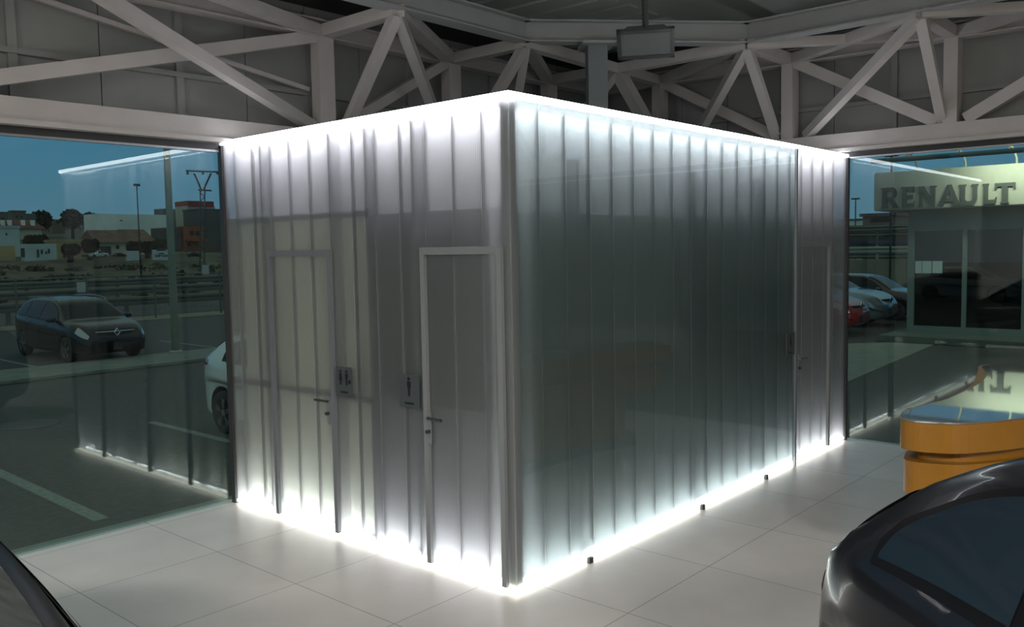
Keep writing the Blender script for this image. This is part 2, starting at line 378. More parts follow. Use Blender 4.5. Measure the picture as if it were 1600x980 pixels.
# rails and studs in the cavity
DG = mat('frame_grey', (.13,.14,.155), .5); LGF = mat('light_frame', (.17,.185,.19), .45)
MB().box(lf(.407, -.07, 2.235), lf(1.0, -.02, 2.275)).build('rail', DG, cb)
MB().box(lf(.407, -.07, .98), lf(1.0, -.02, 1.015)).build('rail', DG, cb)
for t in (.824, .548, .42, .27): MB().box(lf(t-.006, -.10, .04), lf(t+.006, -.02, H-.04)).build('stud', DG, cb)
for t in (.131, .413, .627): MB().box(rf(t-.003, -.10, .0), rf(t+.003, -.03, H-.3)).build('stud', DG, cb)
# corner and end posts, base and top profiles
MB().box((-.078, .018, 0), (-.018, .078, H-.012)).build('corner_post', ALU, cb)
MB().box((-W+.0, -.02, 0), (-W+.055, .02, H)).build('end_post', DALU, cb)
MB().box((-.02, D-.055, 0), (.02, D-.003, H)).build('end_post', DALU, cb)
MB().box(lf(0, -.016, .012), lf(1, .006, .035)).build('base_rail', mat('base_glow', (.9,.9,.8), .4, emis=(1,.97,.85), es=4.0), cb)  # rail glows by itself, in place of strip light leaking at the foot
MB().box(rf(0, -.016, .012), rf(1, .006, .035)).build('base_rail', MATS['base_glow'], cb)
# light strips along the top and in the foot of the cavity
MB().box(lf(-.004, -.04, H+.002), lf(1, .014, H+.03)).build('light_strip', LED, cb)
MB().box(rf(-.002, -.04, H+.002), rf(1, .014, H+.03)).build('light_strip', LED, cb)
MB().box(lf(.01, -.10, .0), lf(.99, -.05, .02)).build('light_strip', LED, cb)
MB().box(rf(.01, -.10, .0), rf(.99, -.05, .02)).build('light_strip', LED, cb)
def strip(name, c, lx, rz, up_, power, wid=.04):
    l = bpy.data.lights.new(name, 'AREA'); l.shape = 'RECTANGLE'; l.size = lx; l.size_y = wid; l.energy = power; l.color = (.975, .96, 1.0)
    ob = bpy.data.objects.new(name, l); COL.objects.link(ob); ob.location = c
    ob.rotation_euler = (PI if up_ else 0, 0, rz); return ob
strip('strip_lamp', (-W/2, .075, H-.01), W-.15, 0, False, LED_TOP); strip('strip_lamp', (-.075, D/2, H-.01), D-.15, PI/2, False, LED_TOP*D/W)
strip('strip_lamp', (-W/2, .075, .025), W-.15, 0, True, LED_BOT); strip('strip_lamp', (-.075, D/2, .025), D-.15, PI/2, True, LED_BOT*D/W)
# doors: slim metal frame round a panel, lever handle and lock
def door(face, t0, t1, hside, mt, jm=.0):
    Z = 2.02; wj = .036/(W if face is lf else D)
    dr = MB().box(face(t0, .002, .03), face(t0+wj, .028, Z)).box(face(t1-wj, .002, .03), face(t1, .028, Z)).box(face(t0+wj, .002, Z-.045), face(t1-wj, .028, Z)).build('door', mt, cb)
    th = t0+wj*1.6 if hside < 0 else t1-wj*1.6; s = wj/.036
    dirn = 1 if hside < 0 else -1
    h = MB(); p = face(th, .05, .965); q = face(th+dirn*s*.13, .055, .965)
    h.tube([face(th, .028, .965), p, q], .009, 8); h.build('handle', CHROME if face is rf else DALU, dr)
    MB().box(face(th-s*.016, .028, .80), face(th+s*.016, .034, 1.0)).build('lock_plate', ALU, dr)
    k = MB(); k.tube([face(th, .034, .88), face(th, .06, .88)], .012, 10); k.build('lock', DALU, dr)
    return dr
door(lf, .539, .790, -1, DG); door(lf, .018, .240, 1, LGF); door(rf, .745, .905, -1, LGF)
# clear sheet standing in front of the right face, on small feet
sh = thing('glass_screen', (.03, D*.37, 0), 'clear glass sheet standing before the right face of the cabin', 'glass screen')
MB().box(rf(.006, .030, .035), rf(.742, .040, 2.84)).build('sheet', CLEAR, sh)
for t in (.131, .413, .627): MB().box(rf(t-.004, .025, 0), rf(t+.004, .046, .036)).build('foot', DALU, sh)
MB().box(rf(.738, .026, 0), rf(.743, .046, 2.84)).build('edge_strip', ALU, sh)

# door signs
SGM = mat('sign_grey', (.07,.08,.085), .35, .2); SGB = mat('sign_black', (.008,.008,.01), .5); 
def circ(cx, cy, r, n=14): return [(cx+math.cos(2*PI*i/n)*r, cy+math.sin(2*PI*i/n)*r) for i in range(n)]
def man(x, y, s): return [circ(x, y+.40*s, .09*s), [(x-.13*s,y+.28*s),(x-.13*s,y-.02*s),(x-.075*s,y-.02*s),(x-.06*s,y-.45*s),(x-.005*s,y-.45*s),(x,y-.05*s),(x+.005*s,y-.45*s),(x+.06*s,y-.45*s),(x+.075*s,y-.02*s),(x+.13*s,y-.02*s),(x+.13*s,y+.28*s)]]
def woman(x, y, s): return [circ(x, y+.40*s, .09*s), [(x-.09*s,y+.28*s),(x-.19*s,y-.18*s),(x-.07*s,y-.18*s),(x-.06*s,y-.45*s),(x-.01*s,y-.45*s),(x,y-.18*s),(x+.01*s,y-.45*s),(x+.06*s,y-.45*s),(x+.07*s,y-.18*s),(x+.19*s,y-.18*s),(x+.09*s,y+.28*s)]]
def sign(face, tc_, zc_, w, h, figs, lab, off=.03):
    s = W if face is lf else D; sg = 1 if face is rf else -1
    t = thing('restroom_sign', face(tc_, off, zc_), lab, 'sign')
    f = lambda e: (lambda x, y: face(tc_+sg*x/s, off+e, zc_+y))
    MB().prism([(-w/2,-h/2),(w/2,-h/2),(w/2,h/2),(-w/2,h/2)], f(0), f(.006)).build('plate', SGM, t)
    mb = MB()
    for p in figs: mb.prism(p, f(.006), f(.0085))
    mb.build('pictogram', SGB, t)
    MB().prism([(-w*.22,-h*.40),(w*.22,-h*.40),(w*.22,-h*.34),(-w*.22,-h*.34)], f(.006), f(.0085)).build('caption_bar', SGB, t)
sign(lf, .4965, 1.12, .17, .20, woman(-.035, .025, .11)+man(.03, .025, .11)+[circ(.06, .0, .014)], 'dark square restroom sign with two small figures beside the left door')
sign(lf, .279, 1.117, .185, .215, man(0, .025, .13), 'dark square restroom sign with one standing man beside the middle door')
sign(rf, .712, 1.12, .17, .20, woman(.0, .02, .12), 'small restroom sign beside the far door on the right face', .05)

# ================================================================== fill lamps added out of view, to brighten the floor and room
LM = mat('fill_diffuser', (.8,.8,.8), .5, emis=(1, .96, .92), es=2.0)
for i, (x, y) in enumerate(((3.8, -6.2), (7.0, -3.2), (1.2, -8.0))):
    t = thing('fill_lamp', (x, y, 4.12), ['unseen square fill lamp added behind the camera', 'unseen square fill lamp added over the dark car', 'unseen square fill lamp added at the far back of the hall'][i], 'lamp', 'added unseen fill lamps')
    MB().box((x-.62, y-.62, 4.10), (x+.62, y+.62, 4.198)).build('housing', STEEL, t)
    MB().box((x-.56, y-.56, 4.09), (x+.56, y+.56, 4.10)).build('diffuser', LM, t)
    l = bpy.data.lights.new('fill_light', 'AREA'); l.shape = 'SQUARE'; l.size = 1.1; l.energy = FILL_W; l.color = (1, .93, .87)
    ob = bpy.data.objects.new('fill_light', l); COL.objects.link(ob); ob.location = (x, y, 4.07)

# ================================================================== RECEPTION DESK (yellow tiers, mirror top)
YEL = mat('yellow_laminate', (.26, .115, .008), .4, noise=.05); MIR = mat('grey_gloss_top', (.50,.53,.56), .03, .8, spec=1)
ZD = 1.0
cs = thing('reception_desk', (2.1, 2.4, 0), 'yellow curved reception desk with stepped sides and a mirror gloss top', 'desk')
def smooth_poly(pts, n=5):
    out = []; N = len(pts)
    for i in range(N):
        p0, p1, p2, p3 = [Vector(pts[(i+j-1) % N]) for j in range(4)]
        for k in range(n):
            t = k/n; out.append(tuple(.5*((2*p1)+(-p0+p2)*t+(2*p0-5*p1+4*p2-p3)*t*t+(-p0+3*p1-3*p2+p3)*t**3)))
    return out
px = [(1408,652),(1414,643),(1440,634),(1478,624),(1512,609),(1532,598),(1541,588),(1540,580),(1535,572),(1560,570),(1610,571),(1640,580),(1645,600),(1635,625),(1640,645),(1610,651),(1560,657),(1500,661),(1445,659),(1416,656)]
pr = [(1407,652),(1412,641),(1440,632),(1478,622),(1506,608),(1518,600),(1524,590),(1528,578),(1532,570),(1560,569),(1611,570),(1642,579),(1647,600),(1637,625),(1642,646),(1610,653),(1560,659),(1500,663),(1445,661),(1414,657)]
top = smooth_poly([tuple(on(u, v, 2, ZD)[:2]) for u, v in px]); rimp = smooth_poly([tuple(on(u, v, 2, ZD)[:2]) for u, v in pr])
def slab(poly, z0, z1, name, mt): return MB().prism(poly, lambda x, y: (x, y, z0), lambda x, y: (x, y, z1)).build(name, mt, cs)
c0 = Vector((2.05, 2.3))
sc_ = lambda P_, k: [(c0.x+(x-c0.x)*k, c0.y+(y-c0.y)*k) for x, y in P_]
slab(rimp, ZD-.165, ZD-.006, 'rim', YEL); slab(top, ZD-.006, ZD, 'desk_top', MIR)
slab(sc_(top, .86), ZD-.24, ZD-.165, 'neck', YEL); slab(sc_(top, .97), ZD-.43, ZD-.24, 'lower_tier', YEL)
slab(sc_(top, .70), .10, ZD-.43, 'core', YEL); slab(sc_(top, .78), 0, .10, 'plinth', mat('plinth_grey', (.1,.1,.1), .5))

# ================================================================== CARS
def catmull(tab, x):
    if x <= tab[0][0]: return tab[0][1]
    if x >= tab[-1][0]: return tab[-1][1]
    for i in range(len(tab)-1):
        if tab[i][0] <= x <= tab[i+1][0]: break
    x1, y1 = tab[i]; x2, y2 = tab[i+1]
    m = lambda a, b: (b[1]-a[1])/(b[0]-a[0])
    s = m(tab[i], tab[i+1]); sa = m(tab[i-1], tab[i]) if i > 0 else s; sb = m(tab[i+1], tab[i+2]) if i < len(tab)-2 else s
    m1 = 0 if sa*s <= 0 else 2*sa*s/(sa+s); m2 = 0 if sb*s <= 0 else 2*sb*s/(sb+s)     # monotone
    if i == 0: m1 = s
    if i == len(tab)-2: m2 = s
    h = x2-x1; t = (x-x1)/h
    return y1*(2*t**3-3*t*t+1) + h*m1*(t**3-2*t*t+t) + y2*(3*t*t-2*t**3) + h*m2*(t**3-t*t)
STY = {
 'wagon': dict(L=4.22, Wd=1.73, top=[(0,.62),(.012,.95),(.03,1.12),(.075,1.34),(.14,1.435),(.3,1.47),(.5,1.455),(.60,1.37),(.70,1.13),(.755,.985),(.85,.93),(.93,.86),(.975,.76),(1,.60)],
    belt=[(0,1.0),(.12,.99),(.4,.93),(.7,.87),(.8,.86),(1,.55)]),
 'hatch': dict(L=4.02, Wd=1.73, top=[(0,.62),(.012,.95),(.03,1.08),(.085,1.25),(.16,1.385),(.3,1.445),(.46,1.445),(.58,1.355),(.69,1.12),(.745,.985),(.84,.93),(.92,.86),(.97,.76),(1,.60)],
    belt=[(0,1.0),(.12,1.0),(.4,.92),(.7,.87),(.8,.86),(1,.55)]),
 'coupe': dict(L=4.35, Wd=1.80, top=[(0,.60),(.012,.86),(.04,.985),(.09,1.12),(.15,1.25),(.23,1.36),(.34,1.425),(.46,1.42),(.58,1.33),(.69,1.10),(.745,.975),(.84,.92),(.92,.85),(.97,.74),(1,.58)],
    belt=[(0,.93),(.12,.97),(.4,.91),(.7,.86),(.8,.85),(1,.53)]),
 'city': dict(L=4.05, Wd=1.80, top=[(0,.60),(.014,.82),(.036,1.0),(.08,1.19),(.135,1.355),(.205,1.47),(.32,1.52),(.48,1.51),(.60,1.40),(.70,1.15),(.755,1.0),(.85,.94),(.93,.86),(.975,.76),(1,.60)],
    belt=[(0,1.0),(.12,1.0),(.4,.93),(.7,.88),(.8,.87),(1,.55)]),
 'pickup': dict(L=4.6, Wd=1.75, top=[(0,.7),(.02,.98),(.3,1.0),(.34,1.0),(.36,1.40),(.42,1.58),(.55,1.58),(.62,1.5),(.70,1.1),(.76,1.02),(.9,.95),(.97,.8),(1,.62)],
    belt=[(0,.95),(.3,.95),(.7,.95),(.8,.90),(1,.58)]),
}
HWT = [(0,.80),(.03,.90),(.12,.975),(.3,1),(.7,1),(.85,.98),(.94,.91),(.985,.80),(1,.70)]
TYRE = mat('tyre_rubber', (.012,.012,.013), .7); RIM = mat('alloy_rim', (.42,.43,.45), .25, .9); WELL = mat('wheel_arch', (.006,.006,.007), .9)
CGL = mat('car_window', (.010,.018,.026), .03, spec=.16); LENS = mat('lamp_lens', (.42,.46,.48), .1, .3, coat=1); TAIL = mat('tail_lens', (.22,.01,.01), .12, coat=1)
SEAL = mat('window_seal', (.005,.005,.006), .35, spec=.15)
def make_car(style, paint, label, loc, rz, group=None, rails=False, s=1.0, glassroof=False, seam=True, mirrors=True):
    P = STY[style]; L, Wd = P['L'], P['Wd']
    t = thing('car', loc, label, 'car', group, rz); t.scale = (s, s, s)
    NS = 16
    def ring(xf):
        zt = catmull(P['top'], xf); zs = min(catmull(P['belt'], xf), zt-.035); w = Wd/2*catmull(HWT, xf)
        zb = catmull([(0,.34),(.04,.22),(.5,.20),(.95,.20),(1,.30)], xf); hc = max(0, zt-zs)
        k = min(1, hc/.38)
        yr = w*.965 - (.05 + hc*.36)
        cp = [(0,zb),(w*.55,zb),(w*.90,zb+.005),(w*.975,zb+.10),(w*.985,.45*zs+.1*zt+.12),(w,zs*.72),(w*.985,zs*.9),(w*.955,zs),
              (w*.955*(.45)+yr*.55, zs+hc*.50*k+(1-k)*hc*.6),(yr+.012, zt-.085*k-.012),(yr-.03, zt-.038*k-.005),(yr-.13, zt-.012*k),(yr*.45, zt+.0),(0,zt+.008*k)]
        return cp
    def surf(xf, q):
        """q 0..13 along the half section from the keel to the roof centre"""
        cp = ring(xf); q = max(0, min(12.999, q)); i = int(q); u = q-i
        g = lambda j: Vector(cp[max(0, min(13, j))])
        p0, p1, p2, p3 = g(i-1), g(i), g(i+1), g(i+2)
        if i == 0: p0 = Vector((-cp[1][0], cp[1][1]))
        if i == 12: p3 = Vector((-cp[12][0], cp[12][1]))
        v = .5*((2*p1)+(-p0+p2)*u+(2*p0-5*p1+4*p2-p3)*u*u+(-p0+3*p1-3*p2+p3)*u**3)
        return Vector(((xf-.5)*L, v.x, v.y))
    def S(xf, q, sd, off=0):
        p = surf(xf, q)
        if off:
            a = surf(min(1, xf+.004), q)-surf(max(0, xf-.004), q); b = surf(xf, min(13, q+.02))-surf(xf, max(0, q-.02))
            n = a.cross(b)
            if n.length > 1e-9:
                n.normalize(); c = Vector((0,0,.6)) + Vector((p.x*.9,0,0))
                if n.dot(p-c) < 0: n = -n
                p = p + n*off
        return Vector((p.x, p.y*sd, p.z))
    xs = [0,.004,.012,.022] + [.035+.93*i/44 for i in range(45)] + [.978,.988,.996,1]
    qs = [k*.5 for k in range(27)]
    mb = MB(); nr = 2*len(qs)-2
    for xf in xs:
        h = [surf(xf, q) for q in qs]
        for p in h: mb.v.append(Vector((p.x, p.y, p.z)))
        for p in h[-2:0:-1]: mb.v.append(Vector((p.x, -p.y, p.z)))
    for i in range(len(xs)-1):
        for j in range(nr):
            mb.f.append((i*nr+j, i*nr+(j+1) % nr, (i+1)*nr+(j+1) % nr, (i+1)*nr+j)); mb.mi.append(0)
    mb.f.append(tuple(range(nr))); mb.mi.append(0); mb.f.append(tuple((len(xs)-1)*nr+j for j in range(nr))[::-1]); mb.mi.append(0)
    body = mb.build('body', [paint, WELL], t, smooth=True, local=True)
    # wheel arches cut out of the body
    ax = [-.5*L+.17*L, .5*L-.205*L]; wr = .305
    cut = MB()
    for a in ax:
        for sd in (-1, 1):
            k0 = len(cut.v); n = 32
            for y in (sd*(Wd/2-.27), sd*(Wd/2+.2)):
                for j in range(n): cut.v.append(Vector((a+math.cos(2*PI*j/n)*(wr+.055), y, wr+.01+math.sin(2*PI*j/n)*(wr+.055))))
            cut.f += [tuple(range(k0, k0+n)), tuple(range(k0+n, k0+2*n))[::-1]] + [(k0+j, k0+n+j, k0+n+(j+1) % n, k0+(j+1) % n) for j in range(n)]
            cut.mi += [1]*(n+2)
    co_ = cut.build('cutter', [paint, WELL], None, local=True)
    md = body.modifiers.new('b', 'BOOLEAN'); md.object = co_; md.operation = 'DIFFERENCE'; md.solver = 'EXACT'
    body.parent = None
    dg_ = bpy.context.evaluated_depsgraph_get(); dg_.update()
    nm = bpy.data.meshes.new_from_object(body.evaluated_get(dg_)); body.modifiers.clear(); body.data = nm; body.parent = t
    bpy.data.objects.remove(co_)
    # wheels
    w0 = None
    for a in ax:
        for sd in (-1, 1):
            y = sd*(Wd/2-.115)
            wt = MB().lathe([(.20,-.09),(.27,-.095),(wr-.012,-.08),(wr,-.05),(wr,.05),(wr-.012,.08),(.27,.095),(.20,.09)], (a, y, wr), 'y', 36)
            wh = wt.build('wheel', TYRE, t, smooth=True, local=True)
            rm = MB(); yo = y+sd*.055
            rm.lathe([(.215,0),(.215,sd*.035),(.20,sd*.035),(.19,-sd*.03)], (a, yo, wr), 'y', 32)
            for k in range(5):
                th = 2*PI*k/5+.3
                for dth in (-.13, .13):
                    c, s_ = math.cos(th), math.sin(th); c2, s2 = math.cos(th+dth), math.sin(th+dth)
                    rm.bar((a+c*.03, yo+sd*.02, wr+s_*.03), (a+c2*.205, yo+sd*.02, wr+s2*.205), .03, .02, (0,1,0))
            rm.lathe([(0,sd*.035),(.045,sd*.03),(.05,0)], (a, yo, wr), 'y', 16)
            rm.build('rim', RIM, wh, local=True)
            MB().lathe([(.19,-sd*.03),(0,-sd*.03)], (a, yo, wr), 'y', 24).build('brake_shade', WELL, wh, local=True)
    if style == 'pickup': x0w, x1w = .40, .66
    elif style == 'coupe': x0w, x1w = .155, .665
    elif style == 'hatch': x0w, x1w = .17, .66
    elif style == 'city': x0w, x1w = .115, .68
    else: x0w, x1w = .085, .68
    # side windows: lower edge follows the belt, upper edge the cant rail, split by the pillars
    splits = {'wagon': [.0,.24,.27,.58,.60,1.0], 'hatch': [0,.20,.235,.60,.625,1.0], 'coupe': [0,.33,.365,1.0], 'city': [0,.25,.285,.62,.64,1.0], 'pickup': [0,1.0]}[style]
    def qhi(f): return 7.42 + 1.62*(max(0, 1-abs(2*f-1)**3.2))**.62
    def qlo(f): return 7.28
    for sd in (-1, 1):
        MB().grid(lambda a, b: S(x0w-.008+(x1w-x0w+.016)*a, 7.14+(qhi(a)+.22-7.14)*b, sd, .004), 40, 8).build('window_surround', SEAL, t, smooth=True, local=True)
        for k in range(0, len(splits)-1, 2):
            a0, a1 = splits[k], splits[k+1] if k+1 < len(splits) else 1
            def fn(a, b):
                f = a0+(a1-a0)*a; ql = 7.30; qh = max(ql+.01, qhi(f))
                return S(x0w+(x1w-x0w)*f, ql+(qh-ql)*b, sd, .009)
            MB().grid(fn, 26, 8).build('side_window', CGL, t, smooth=True, local=True)
    # windscreen and rear window
    def cross(xa, xb, q0, off, mi=0, nx=12):
        def fn(a, b):
            xf = xa+(xb-xa)*a; k = 2*b-1; q = 13-(13-q0)*abs(k); return S(xf, q, 1 if k >= 0 else -1, off)
        return MB().grid(fn, nx, 24)
    wsr = (.57, .745) if style != 'pickup' else (.62,.74)
    cross(wsr[0], wsr[1], 9.6, .006, nx=14).build('windscreen', CGL, t, smooth=True, local=True)
    rw = {'wagon': (.022,.085), 'hatch': (.03,.13), 'coupe': (.05,.20), 'city': (.03,.10), 'pickup': (.35,.38)}[style]
    cross(rw[0], rw[1], 9.9, .006).build('rear_window', CGL, t, smooth=True, local=True)
    if glassroof:
        cross(.10, .58, 9.25, .003, nx=24).build('roof_seal', SEAL, t, smooth=True, local=True)
        cross(.13, .56, 10.4, .006, nx=24).build('glass_roof', mat('roof_glass', (.035,.042,.04), .06), t, smooth=True, local=True)
    # lamps, grille, emblem, bumper opening, fog lamps
    for sd in (-1, 1):
        def hl(a, b): 
            xf = .905+.083*a; return S(xf, 6.7+.3*a+(1.9-1.0*a)*b, sd, .006)
        MB().grid(hl, 10, 6).build('headlight', LENS, t, smooth=True, local=True)
        tl = .018 if style == 'city' else .055
        MB().grid(lambda a, b: S(.004+tl*a, 6.3+1.3*b*(1-.45*a), sd, .006), 8, 6).build('tail_light', TAIL, t, smooth=True, local=True)
        fx = L/2; MB().lathe([(0,.022),(.045,.018),(.055,-.03)], (fx-.10, sd*.56, .42), 'x', 14).build('fog_lamp', LENS, t, smooth=True, local=True)
        MB().lathe([(.0,.004),(.10,0),(.10,-.04)], (fx-.11, sd*.56, .42), 'x', 14).build('fog_surround', BLACK, t, local=True)
        # mirrors
        mx = S(.665, 7.5, sd)
        bm_ = MB().lathe([(0,-.12),(.05,-.11),(.085,-.05),(.09,.02),(.07,.08),(0,.10)], (0,0,0), 'y', 14)
        for i_, v in enumerate(bm_.v): bm_.v[i_] = Vector((v.x*.75, v.y, v.z*.75)) + Vector((mx.x+.02, mx.y+sd*.13, mx.z+.03))
        bm_.bar((mx.x, mx.y-sd*.02, mx.z-.01), (mx.x+.02, mx.y+sd*.08, mx.z), .05, .03)
        if mirrors: bm_.build('mirror', paint, t, smooth=True, local=True)
        for xf in ((.30,.50) if style != 'coupe' else (.42,)):
            a = S(xf, 6.45, sd, .018); b = S(xf+.035, 6.45, sd, .018)
            MB().tube([a, b], .012, 8).build('door_handle', paint, t, smooth=True, local=True)
        if rails:
            MB().tube([S(.11, 10.3, sd, -.01)] + [S(.14+.42*k/10, 10.3, sd, .055) for k in range(11)] + [S(.59, 10.3, sd, -.01)], .014, 8).build('roof_rail', ALU, t, smooth=True, local=True)
        if seam:
            for xf in ((.255,.44,.655) if style != 'coupe' else (.33,.66)):
                MB().tube([S(xf, 3.4+.45*k, sd, .0) for k in range(9)], .0035, 5).build('door_seam', SEAL, t, local=True)
    MB().grid(lambda a, b: (lambda y, z: Vector((L/2*1.0-.018-.10*abs(2*a-1)**2.2+.02, y, z)))((2*a-1)*.50, .66+.055*b-.0), 14, 3).build('grille', BLACK, t, smooth=True, local=True)
    MB().grid(lambda a, b: Vector((L/2+.004-.10*abs(2*a-1)**2.2, (2*a-1)*.44, .30+.16*b)), 14, 3).build('bumper_opening', BLACK, t, smooth=True, local=True)
    MB().tube([(L/2+.006-.085*(abs(k/6-1))**2.2, (k/6-1)*.46, .722) for k in range(13)], .008, 6).build('chrome_strip', CHROME, t, local=True)
    x = L/2+.012
    MB().tube([(x, 0, .62), (x, .065, .70), (x, 0, .79), (x, -.065, .70)], .016, 6, closed=True).build('emblem', CHROME, t, local=True)
    return t

P_BLACK = mat('paint_dark_blue_black', (.008,.010,.018), .25, .3, coat=.35, spec=.3); P_WHITE = mat('paint_white', (.62,.66,.68), .3, coat=1)
P_RED = mat('paint_red', (.33,.012,.010), .3, coat=1); P_SILV = mat('paint_silver_blue', (.26,.34,.42), .3, .4, coat=1)
P_DARK = mat('paint_maroon_black', (.03,.008,.012), .3, coat=1); P_GREY = mat('paint_anthracite', (.010,.010,.013), .22, .3, coat=.35, spec=.3); P_GREY2 = mat('paint_warm_grey', (.13,.12,.115), .2, .3, coat=1)
CARR = -34
WC = Vector((2.33, -.85))          # rear tip of the quarter window in plan
fd_ = Vector((math.cos(math.radians(CARR)), math.sin(math.radians(CARR)))); nl_ = Vector((-fd_.y, fd_.x))
q_ = WC - fd_*(.115*4.05*.94) + nl_*.75 + fd_*(4.05*.94/2); CARA = (q_.x, q_.y, 0)
# the two show cars by the camera
make_car('city', P_GREY, 'glossy anthracite car parked on the showroom floor at lower right', CARA, math.radians(CARR), 'cars inside the showroom', s=.94, seam=False)
make_car('hatch', P_GREY2, 'warm grey car at the lower left edge, only its glass roof showing', (.32, -3.535, 0), math.radians(172), 'cars inside the showroom', seam=False, mirrors=False, glassroof=True)
# cars outside
a = on(105, 567, 2, G); 
make_car('wagon', P_BLACK, 'dark estate car with silver roof rails facing the left glass', (a.x+(.205*4.22-2.11)*.89, a.y+.72, G), 0, None, rails=True, s=.89)
make_car('hatch', P_WHITE, 'white hatchback close outside the left glass, rear wheel showing', (-5.20, 2.60, G), 0, None, s=.88)
a = on(1364, 519, 2, G)
make_car('hatch', P_RED, 'red hatchback parked beside the dealership pavilion, nearest in its row', (a.x-2.0, a.y-.86, G), 0, 'cars beside the pavilion')
a = on(1404, 506, 2, G)
make_car('hatch', P_SILV, 'pale silver blue hatchback parked behind the red car', (a.x-2.0, a.y-.70, G), 0, 'cars beside the pavilion')
make_car('wagon', P_DARK, 'dark maroon car parked behind the silver blue one', (a.x-1.5, a.y+1.75, G), 0, 'cars beside the pavilion', s=.88)

# ================================================================== OUTSIDE GROUND
ASP = mat('asphalt', (.052,.060,.060), .85, noise=.22, nscale=14, bump=.2)
def plane(x0, y0, x1, y1, z): return MB().add([(x0,y0,z),(x1,y0,z),(x1,y1,z),(x0,y1,z)], [(0,1,2,3)])
gr = MB().box((-45, -60, G-.3), (60, 90, G)).build('ground', ASP); struct(gr, 'dark asphalt of the car park outside', 'ground')
PNT = mat('road_paint', (.17,.21,.205), .8, noise=.25, nscale=20)
def pline(a, b, lab, w=.11):
    d = (b-a).normalized(); mb = MB().bar(a+Vector((0,0,.003)), b+Vector((0,0,.003)), w, .006); o = mb.build('parking_line', PNT); o['kind'] = 'thing'; tag(o, lab, 'road marking', 'painted lines on the car park'); return o
pline(on(-60, 712, 2, G), on(158, 812, 2, G), 'wide pale parking line at lower left beyond the glass', .12)
pline(on(236, 660, 2, G), on(362, 691, 2, G), 'pale parking line ending under the white hatchback', .10)
pline(on(-20, 558, 2, G), on(58, 574, 2, G), 'pale line on the asphalt left of the dark estate car', .10)
pline(on(250, 533, 2, G), on(350, 545, 2, G), 'pale line on the asphalt right of the green lamppost', .10)
# manhole
a = on(45, 664, 2, G); o = MB().lathe([(0,.010),(.36,.010),(.38,.004),(.38,0)], (a.x, a.y, G), 'z', 28).build('manhole_cover', mat('cast_iron', (.04,.045,.045), .6)); tag(o, 'round dark manhole cover in the asphalt', 'manhole cover')
# island with kerb between the lanes
a = on(0, 603, 2, G); b = on(0, 566, 2, G)
ISL = mat('island_concrete', (.17,.20,.185), .85, noise=.18, nscale=5)
o = MB().box((a.x-1.75, -30, G), (a.x, 40, G+.07), bev=.03).build('trim_7', ISL); struct(o, 'pale concrete kerb island across the car park', 'kerb')
XI = a.x
o = plane(-27.5, -30, -25.6, 45, G+.01).build('trim_8', mat('pale_verge', (.20,.20,.16), .9, noise=.15, nscale=3)); struct(o, 'pale dirt strip under the mesh fence', 'verge')
# right side pavement and step
pv = [on(1318, 600, 2, G), on(1318, 538, 2, G), on(1474, 533, 2, G)]
o = MB().prism([(p.x, p.y) for p in pv], lambda x, y: (x, y, G), lambda x, y: (x, y, G+.012)).build('trim_9', mat('pale_pavement', (.20,.23,.215), .85, noise=.12, nscale=4)); struct(o, 'pale wedge of paving before the parked cars', 'paving')

# green lamppost on the island
LP = mat('post_green_grey', (.30,.38,.33), .5)
a = on(275, 551, 2, G+.07); b_ = on(268, 225, 0, a.x)
t = thing('lamppost', (a.x, a.y, G+.07), 'thick grey green lamppost on the kerb island', 'lamppost')
MB().tube([(a.x, a.y, G+.07), (a.x, a.y, 7.5)], [.085, .06], 12).build('pole', LP, t, smooth=True)
MB().lathe([(.14,0),(.14,.03),(.10,.06)], (a.x, a.y, G+.07), 'z', 14).build('base', LP, t)
MB().tube([(a.x, a.y, 7.4), (a.x+.9, a.y, 7.7)], .04, 8).build('arm', LP, t); MB().box((a.x+.8, a.y-.12, 7.62), (a.x+1.3, a.y+.12, 7.74)).build('lamp_head', LP, t)
# thin masts
def mast(u, vt, vb, X, r, lab, z0=None, top=None):
    p = on(u, vb, 0, -X); q = on(u, vt, 0, -X)
    t = thing('mast', (p.x, p.y, p.z), lab, 'mast'); MB().tube([p, Vector((p.x, p.y, q.z))], [r, r*.7], 8).build('pole', LP if r > .1 else DALU, t, smooth=True)
    MB().box((p.x-.08, p.y-.16, q.z-.05), (p.x+.08, p.y+.16, q.z+.08)).build('head', DALU, t); return t

# ---------------------------------------------------------------- fence and crash barriers, left
FEN = mat('galvanised', (.11,.14,.125), .5, .5); WIRE = mat('fence_wire', (.13,.16,.15), .6, .3)
XF = 26.5
t = thing('mesh_fence', (-XF, 10, G), 'tall wire mesh fence along the road beyond the left car park', 'fence')
ft = on(0, 438, 0, -XF).z
ys = [on(u, 480, 0, -XF).y for u in (-85, 26, 137, 243, 345)]
ys += [ys[-1]+2.4*k for k in range(1, 6)]
for y in ys: MB().tube([(-XF, y, G), (-XF, y, ft+.04)], .035, 8).build('post', FEN, t)
mb = MB(); z = G+.1
while z < ft: mb.bar((-XF, ys[0], z), (-XF, ys[-1], z), .008, .008); z += .2
y = ys[0]
while y < ys[-1]: mb.bar((-XF, y, G+.05), (-XF, y, ft), .006, .006, (1,0,0)); y += .2
mb.build('wire_mesh', WIRE, t)
MB().tube([(-XF, ys[0], ft), (-XF, ys[-1], ft)], .025, 6).build('top_rail', FEN, t)
